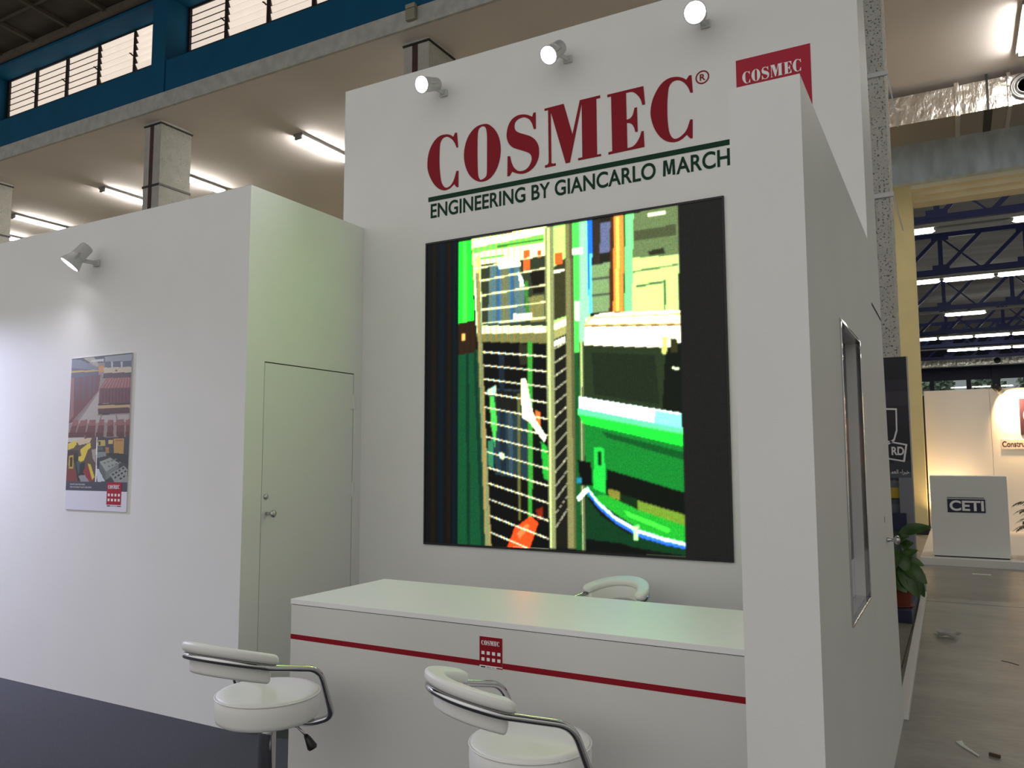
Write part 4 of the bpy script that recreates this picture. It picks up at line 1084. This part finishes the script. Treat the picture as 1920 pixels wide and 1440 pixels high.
link('shield', glyph_mesh(poly_loops([(-0.30, 0.45), (0.045, 0.43), (0.04, 0.20), (0.01, 0.10), (-0.05, 0.06), (-0.25, 0.02), (-0.32, 0.2)], [(-0.29, 0.43), (0.030, 0.412), (0.026, 0.21), (0.0, 0.12), (-0.05, 0.08), (-0.24, 0.05), (-0.30, 0.2)]), 0.001, PB_(-0.555, 1.52)), M_WHITEV, bn)
link('name_plate', glyph_mesh(poly_loops([(-0.40, 0.20), (0.145, 0.085), (0.115, -0.095), (-0.40, 0.0)], [(-0.40, 0.185), (0.125, 0.073), (0.100, -0.077), (-0.40, 0.015)]), 0.001, PB_(-0.575, 1.50)), M_WHITEV, bn)
link('banner_letters', text_mesh('RD', 0.115, 0.085, 0.001, PB_(-0.578, 1.475), bold=0.03), M_WHITEV, bn)
try:
    link('arabic_line', text_mesh('\ufee3\ufecc\ufedf\ufe8d \ufe80\ufe8d\ufeae\ufe92\ufea7', 0.165, 0.055, 0.001, PB_(-0.59, 1.275), bold=0.008), M_WHITEV, bn)
except Exception: pass
link('since_line', text_mesh('Since 1987', 0.145, 0.028, 0.001, PB_(-0.572, 1.195)), M_FITTING, bn)

def leaf_mesh(bm, base, tip, width, up=(0, 0, 1), n=10, droop=0.12):
    base = Vector(base); tip = Vector(tip); t = tip-base; L = t.length; up = Vector(up)
    side = t.cross(up).normalized(); nrm = side.cross(t).normalized(); rows = []
    for k in range(n+1):
        s = k/n; w_ = width*math.sin(math.pi*min(1, s*0.96+0.02))**0.8*(1-0.35*s)
        c = base+t*s+nrm*(droop*L*(4*s*(1-s)))
        rows.append([bm.verts.new(c-side*w_/2+nrm*w_*0.16), bm.verts.new(c), bm.verts.new(c+side*w_/2+nrm*w_*0.16)])
    for a, b_ in zip(rows[:-1], rows[1:]):
        for k in range(2): bm.faces.new((a[k], a[k+1], b_[k+1], b_[k]))
    return bm
pp = thing('potted_plant', 'broad-leaved green plant in a terracotta pot on the blue plinth', 'plant', (-0.50, 8.05, 0.135))
pb = bmesh.new(); lathe(pb, [(0.070, 0), (0.078, 0.004), (0.105, 0.13), (0.112, 0.138), (0.118, 0.140), (0.118, 0.158), (0.108, 0.158), (0.104, 0.138)], 28); po_ = obj('pot', pb, M_TERRA, pp, True, local=True)
pb = bmesh.new(); lathe(pb, [(0.001, 0.139), (0.105, 0.139)], 28, cap=False); obj('soil', pb, M_SOIL, pp, local=True)
pb = bmesh.new(); lathe(pb, [(0.10, 0.0005), (0.115, 0.012), (0.108, 0.012), (0.07, 0.006)], 28); obj('saucer', pb, M_TERRA, pp, True, local=True)
plant_leaves = [((0.02, -0.06, 0.26), (0.07, -0.13, 0.17), 0.12), ((0.02, -0.02, 0.52), (0.13, -0.05, 0.56), 0.09), ((-0.04, -0.04, 0.58), (-0.12, -0.06, 0.42), 0.11), ((0.0, -0.06, 0.46), (0.08, -0.10, 0.30), 0.11), ((0.00, 0.02, 0.62), (0.27, 0.05, 0.70), 0.11), ((-0.04, 0, 0.60), (-0.20, 0.02, 0.80), 0.12), ((0.02, -0.03, 0.42), (0.16, -0.06, 0.50), 0.09), ((0.03, 0, 0.40), (0.20, 0.02, 0.36), 0.09),
                ((0.03, -0.05, 0.38), (0.22, -0.10, 0.22), 0.13), ((0.00, -0.08, 0.34), (0.15, -0.12, 0.10), 0.13), ((0.05, 0.03, 0.30), (0.19, 0.06, 0.08), 0.11), ((-0.03, -0.10, 0.24), (0.06, -0.16, 0.14), 0.13),
                ((-0.02, -0.05, 0.50), (-0.06, -0.14, 0.30), 0.12), ((0.0, 0.0, 0.56), (0.10, -0.10, 0.62), 0.10), ((-0.05, -0.03, 0.34), (-0.20, -0.10, 0.24), 0.12), ((-0.03, 0.05, 0.5), (-0.18, 0.1, 0.55), 0.12), ((0.0, -0.05, 0.30), (0.02, -0.15, 0.02+0.16), 0.12)]
for a, b_, w_ in plant_leaves:
    sb = bmesh.new(); tube(sb, [(0.02*random.uniform(-1, 1), 0.02*random.uniform(-1, 1), 0.13), (a[0]*0.5, a[1]*0.5, a[2]*0.7), a], [0.008, 0.006, 0.004], 6)
    st_ = obj('stem', sb, M_STEM, pp, True, local=True)
    lb = bmesh.new(); leaf_mesh(lb, a, b_, w_*1.2, up=(random.uniform(-0.3, 0.3), -0.85, 0.45)); obj('leaf', lb, M_LEAF, st_, True, local=True)

# ------------------------------------------------------------------ white stand in the portal
structure('wall_stand', B((-0.50, 0.585, 17.36, 17.42, 0.1, 2.73), (0.59, 4.5, 17.36, 17.42, 0.1, 2.73)), M_PANELW, 'white stand wall in the portal, warmly lit by a spotlight', 'wall')
tag(obj('stand_post', B(-0.545, -0.51, 17.40, 17.5, 0, 2.62), mat('bronze_profile', (0.08, 0.05, 0.035), 0.4, 0.5)), 'thin bronze post between the cream pier and the white stand wall', 'post')
tag(obj('platform', B(-0.50, 4.5, 12.35, 17.6, 0.0, 0.10), M_DECK, bevel=0.004), 'white exhibition platform under the grey counter in the portal', 'platform')
cc = thing('promotion_counter', 'plain grey promotion counter with a dark blue logo plate', 'counter', (0.1, 12.55, 0.1))
obj('body', B(-0.345, 0.565, 12.55, 13.1, 0.115, 1.195), M_PANELG, cc, bevel=0.003)
obj('plinth', B(-0.33, 0.55, 12.57, 13.08, 0.1, 0.116), M_DARK, cc)
PLX = (-0.144, 0.304)
pl_ = obj('logo_plate', B(PLX[0], PLX[1], 12.543, 12.5495, 0.705, 0.885), M_NAVY, cc)
obj('grey_bar', B(PLX[0], PLX[1]-0.01, 12.543, 12.5495, 0.895, 0.912), M_FITTING, pl_)
link('lettering', text_mesh('CETI', 0.405, 0.140, 0.001, lambda x, z, d: Vector((-0.118+x-0.1, -0.0075-d, 0.727+z-0.1)), bold=0.03), M_WHITEV, cc)
bs = thing('name_board', 'small pale board with dark lettering on the white stand wall', 'sign', (0.75, 17.36, 1.62))
obj('board', B(0.725, 1.7, 17.335, 17.359, 1.60, 1.78), mat('pale_pink_board', (0.72, 0.60, 0.56), 0.5), bs, bevel=0.003)
link('lettering', text_mesh('Construc', 0.40, 0.105, 0.001, lambda x, z, d: Vector((0.745+x-0.75, -0.026-d, 1.64+z-1.62)), bold=0.02), mat('maroon_lettering', (0.05, 0.012, 0.02), 0.5), bs)
ds = thing('framed_sign', 'dark purple sign cut by the right edge, on the white stand wall', 'sign', (1.1, 17.36, 1.85))
obj('board', B(1.045, 1.9, 17.33, 17.359, 1.86, 2.52), mat('dark_purple_board', (0.045, 0.018, 0.035), 0.4), ds)
obj('top_rail', B(1.03, 1.9, 17.32, 17.359, 2.52, 2.57), M_PANELG, ds)
link('lettering', text_mesh('C', 0.36, 0.42, 0.001, lambda x, z, d: Vector((1.10+x-1.1, -0.032-d, 2.0+z-1.85)), bold=0.03), M_WHITEV, ds)
cs = thing('stand_spotlight', 'small black spotlight on the top edge of the white stand wall', 'lamp', (0.72, 17.36, 2.73))
bb = bmesh.new(); bar(bb, (0.72, 17.37, 2.73), (0.72, 17.12, 2.74), 0.03, 0.02); obj('arm', bb, M_BLACK, cs)
Mx = aim((0.72, 17.10, 2.70), (0.62, 0.45, -0.62))
bb = bmesh.new(); lathe(bb, [(0.055, -0.08), (0.06, -0.07), (0.06, 0.03), (0.055, 0.03)], 20, Mx); obj('housing', bb, M_BLACK, cs, True)
bb = bmesh.new(); lathe(bb, [(0.062, 0.03), (0.062, 0.10), (0.056, 0.10), (0.056, 0.05)], 20, Mx, cap=False); obj('visor', bb, M_LAMPGREY, cs, True)
bb = bmesh.new(); lathe(bb, [(0.052, 0.034), (0.002, 0.036)], 20, Mx); obj('lens', bb, mat('warm_lamp_lens', (1, 1, 1), 0.3, emit=(1.0, 0.62, 0.25), estr=10), cs)
la = bpy.data.lights.new('bulb', 'SPOT'); la.energy = 330; la.spot_size = math.radians(120); la.spot_blend = 0.9; la.color = (1.0, 0.62, 0.28); la.shadow_soft_size = 0.05
lo_ = bpy.data.objects.new('bulb', la); COL.objects.link(lo_); lo_.parent = cs
lo_.location = (0.06, -0.215, -0.09); lo_.rotation_euler = Vector((0.55, 0.45, -0.70)).to_track_quat('-Z', 'Y').to_euler()
ul = thing('assumed_floor_lamp', 'assumed small warm uplight standing behind the grey counter at the foot of the white stand wall', 'lamp', (-0.15, 17.0, 0.1))  # assumed, unseen lamp, added for the warm glow low on the stand wall
bb = bmesh.new(); lathe(bb, [(0.07, 0), (0.07, 0.02), (0.05, 0.03), (0.05, 0.16), (0.058, 0.18), (0.05, 0.18)], 20); obj('housing', bb, M_BLACK, ul, True, local=True)
bb = bmesh.new(); lathe(bb, [(0.048, 0.178), (0.002, 0.182)], 20); obj('lens', bb, mat('assumed_warm_uplight_lens', (1, 1, 1), 0.3, emit=(1.0, 0.62, 0.25), estr=8), ul, local=True)
la = bpy.data.lights.new('bulb', 'SPOT'); la.energy = 130; la.spot_size = math.radians(130); la.spot_blend = 1.0; la.color = (1.0, 0.66, 0.34); la.shadow_soft_size = 0.05
lo_ = bpy.data.objects.new('bulb', la); COL.objects.link(lo_); lo_.parent = ul
lo_.location = (0, 0, 0.20); lo_.rotation_euler = Vector((-0.1, 0.25, 0.95)).to_track_quat('-Z', 'Y').to_euler()
pm_ = thing('potted_palm', 'dark feathery palm reaching in from the right edge beside the grey counter', 'plant', (1.03, 12.85, 0.1))
pb = bmesh.new(); lathe(pb, [(0.10, 0), (0.13, 0.20), (0.14, 0.20), (0.14, 0.22), (0.125, 0.22)], 24); obj('pot', pb, M_BLACK, pm_, True, local=True)
for k in range(16):
    a = math.pi + (k/15.0-0.5)*5.2; el = 0.25+0.055*(k % 5)
    L_ = 0.36; b0 = Vector((0.02*math.cos(a), 0.02*math.sin(a), 0.22)); m0 = Vector((0.16*math.cos(a), 0.16*math.sin(a), 0.42+0.1*(k % 4))); tp = Vector((L_*math.cos(a), L_*math.sin(a), 0.36+0.11*(k % 4)))
    fb = bmesh.new(); tube(fb, [b0, m0, (m0+tp)/2+Vector((0, 0, 0.05)), tp], [0.006, 0.005, 0.004, 0.002], 6)
    sd = Vector((-math.sin(a), math.cos(a), 0))
    for q in range(7):
        s = 0.35+0.09*q; c0 = m0.lerp(tp, (s-0.3)/0.7)+Vector((0, 0, 0.05*math.sin(math.pi*(s-0.3)/0.7)))
        for sg_ in (-1, 1): leaf_mesh(fb, c0, c0+sd*sg_*0.09+Vector((0.08*math.cos(a), 0.08*math.sin(a), -0.05)), 0.028, n=5)
    obj('frond', fb, M_LEAFD, pm_, True, local=True)

# ------------------------------------------------------------------ litter on the aisle floor
def crumple(c, r, name, m, label, sx=1.0):
    b = bmesh.new(); bmesh.ops.create_icosphere(b, subdivisions=2, radius=r)
    for v_ in b.verts: v_.co = Vector((v_.co.x*sx, v_.co.y*0.6, v_.co.z*0.6))*random.uniform(0.45, 1.5)
    lo = min(v_.co.z for v_ in b.verts)
    for v_ in b.verts: v_.co += Vector((c[0], c[1], -lo))
    return tag(obj(name, b, m), label, 'litter')
crumple((-0.14, 7.51), 0.055, 'crumpled_paper', M_PAPER, 'crumpled pale paper scrap lying on the aisle floor by the white edging', 1.5)
sb = bmesh.new(); q = [(-0.075, 4.80), (-0.045, 4.83), (-0.035, 4.765), (0.028, 4.635), (0.022, 4.625), (-0.055, 4.755)]
lowv = [sb.verts.new((x, y, 0.0005)) for x, y in q]; upv = [sb.verts.new((x, y, 0.006)) for x, y in q]
sb.faces.new(lowv[::-1]); sb.faces.new(upv)
for k in range(6): sb.faces.new((lowv[k], lowv[(k+1) % 6], upv[(k+1) % 6], upv[k]))
tag(obj('plastic_shard', sb, M_PLASTIC), 'white pointed plastic shard on the aisle floor near the right wall', 'litter')
sb = bmesh.new(); bar(sb, (0.07, 4.675, 0.008), (0.115, 4.655, 0.008), 0.014, 0.012); tag(obj('wood_chip', sb, M_WOOD), 'short brown chip beside the white plastic shard', 'litter')
tag(obj('tape_strip', B(0.10, 0.30, 11.62, 11.70, 0.0003, 0.004), M_PLASTIC), 'pale tape scrap on the floor before the white platform', 'litter')
sb = bmesh.new(); tube(sb, [(0.21, 6.83, 0.0025), (0.26, 6.80, 0.0025), (0.31, 6.74, 0.0025)], 0.0024, 6); tag(obj('wire_scrap', sb, M_WOOD), 'thin dark wire scrap on the aisle floor', 'litter')
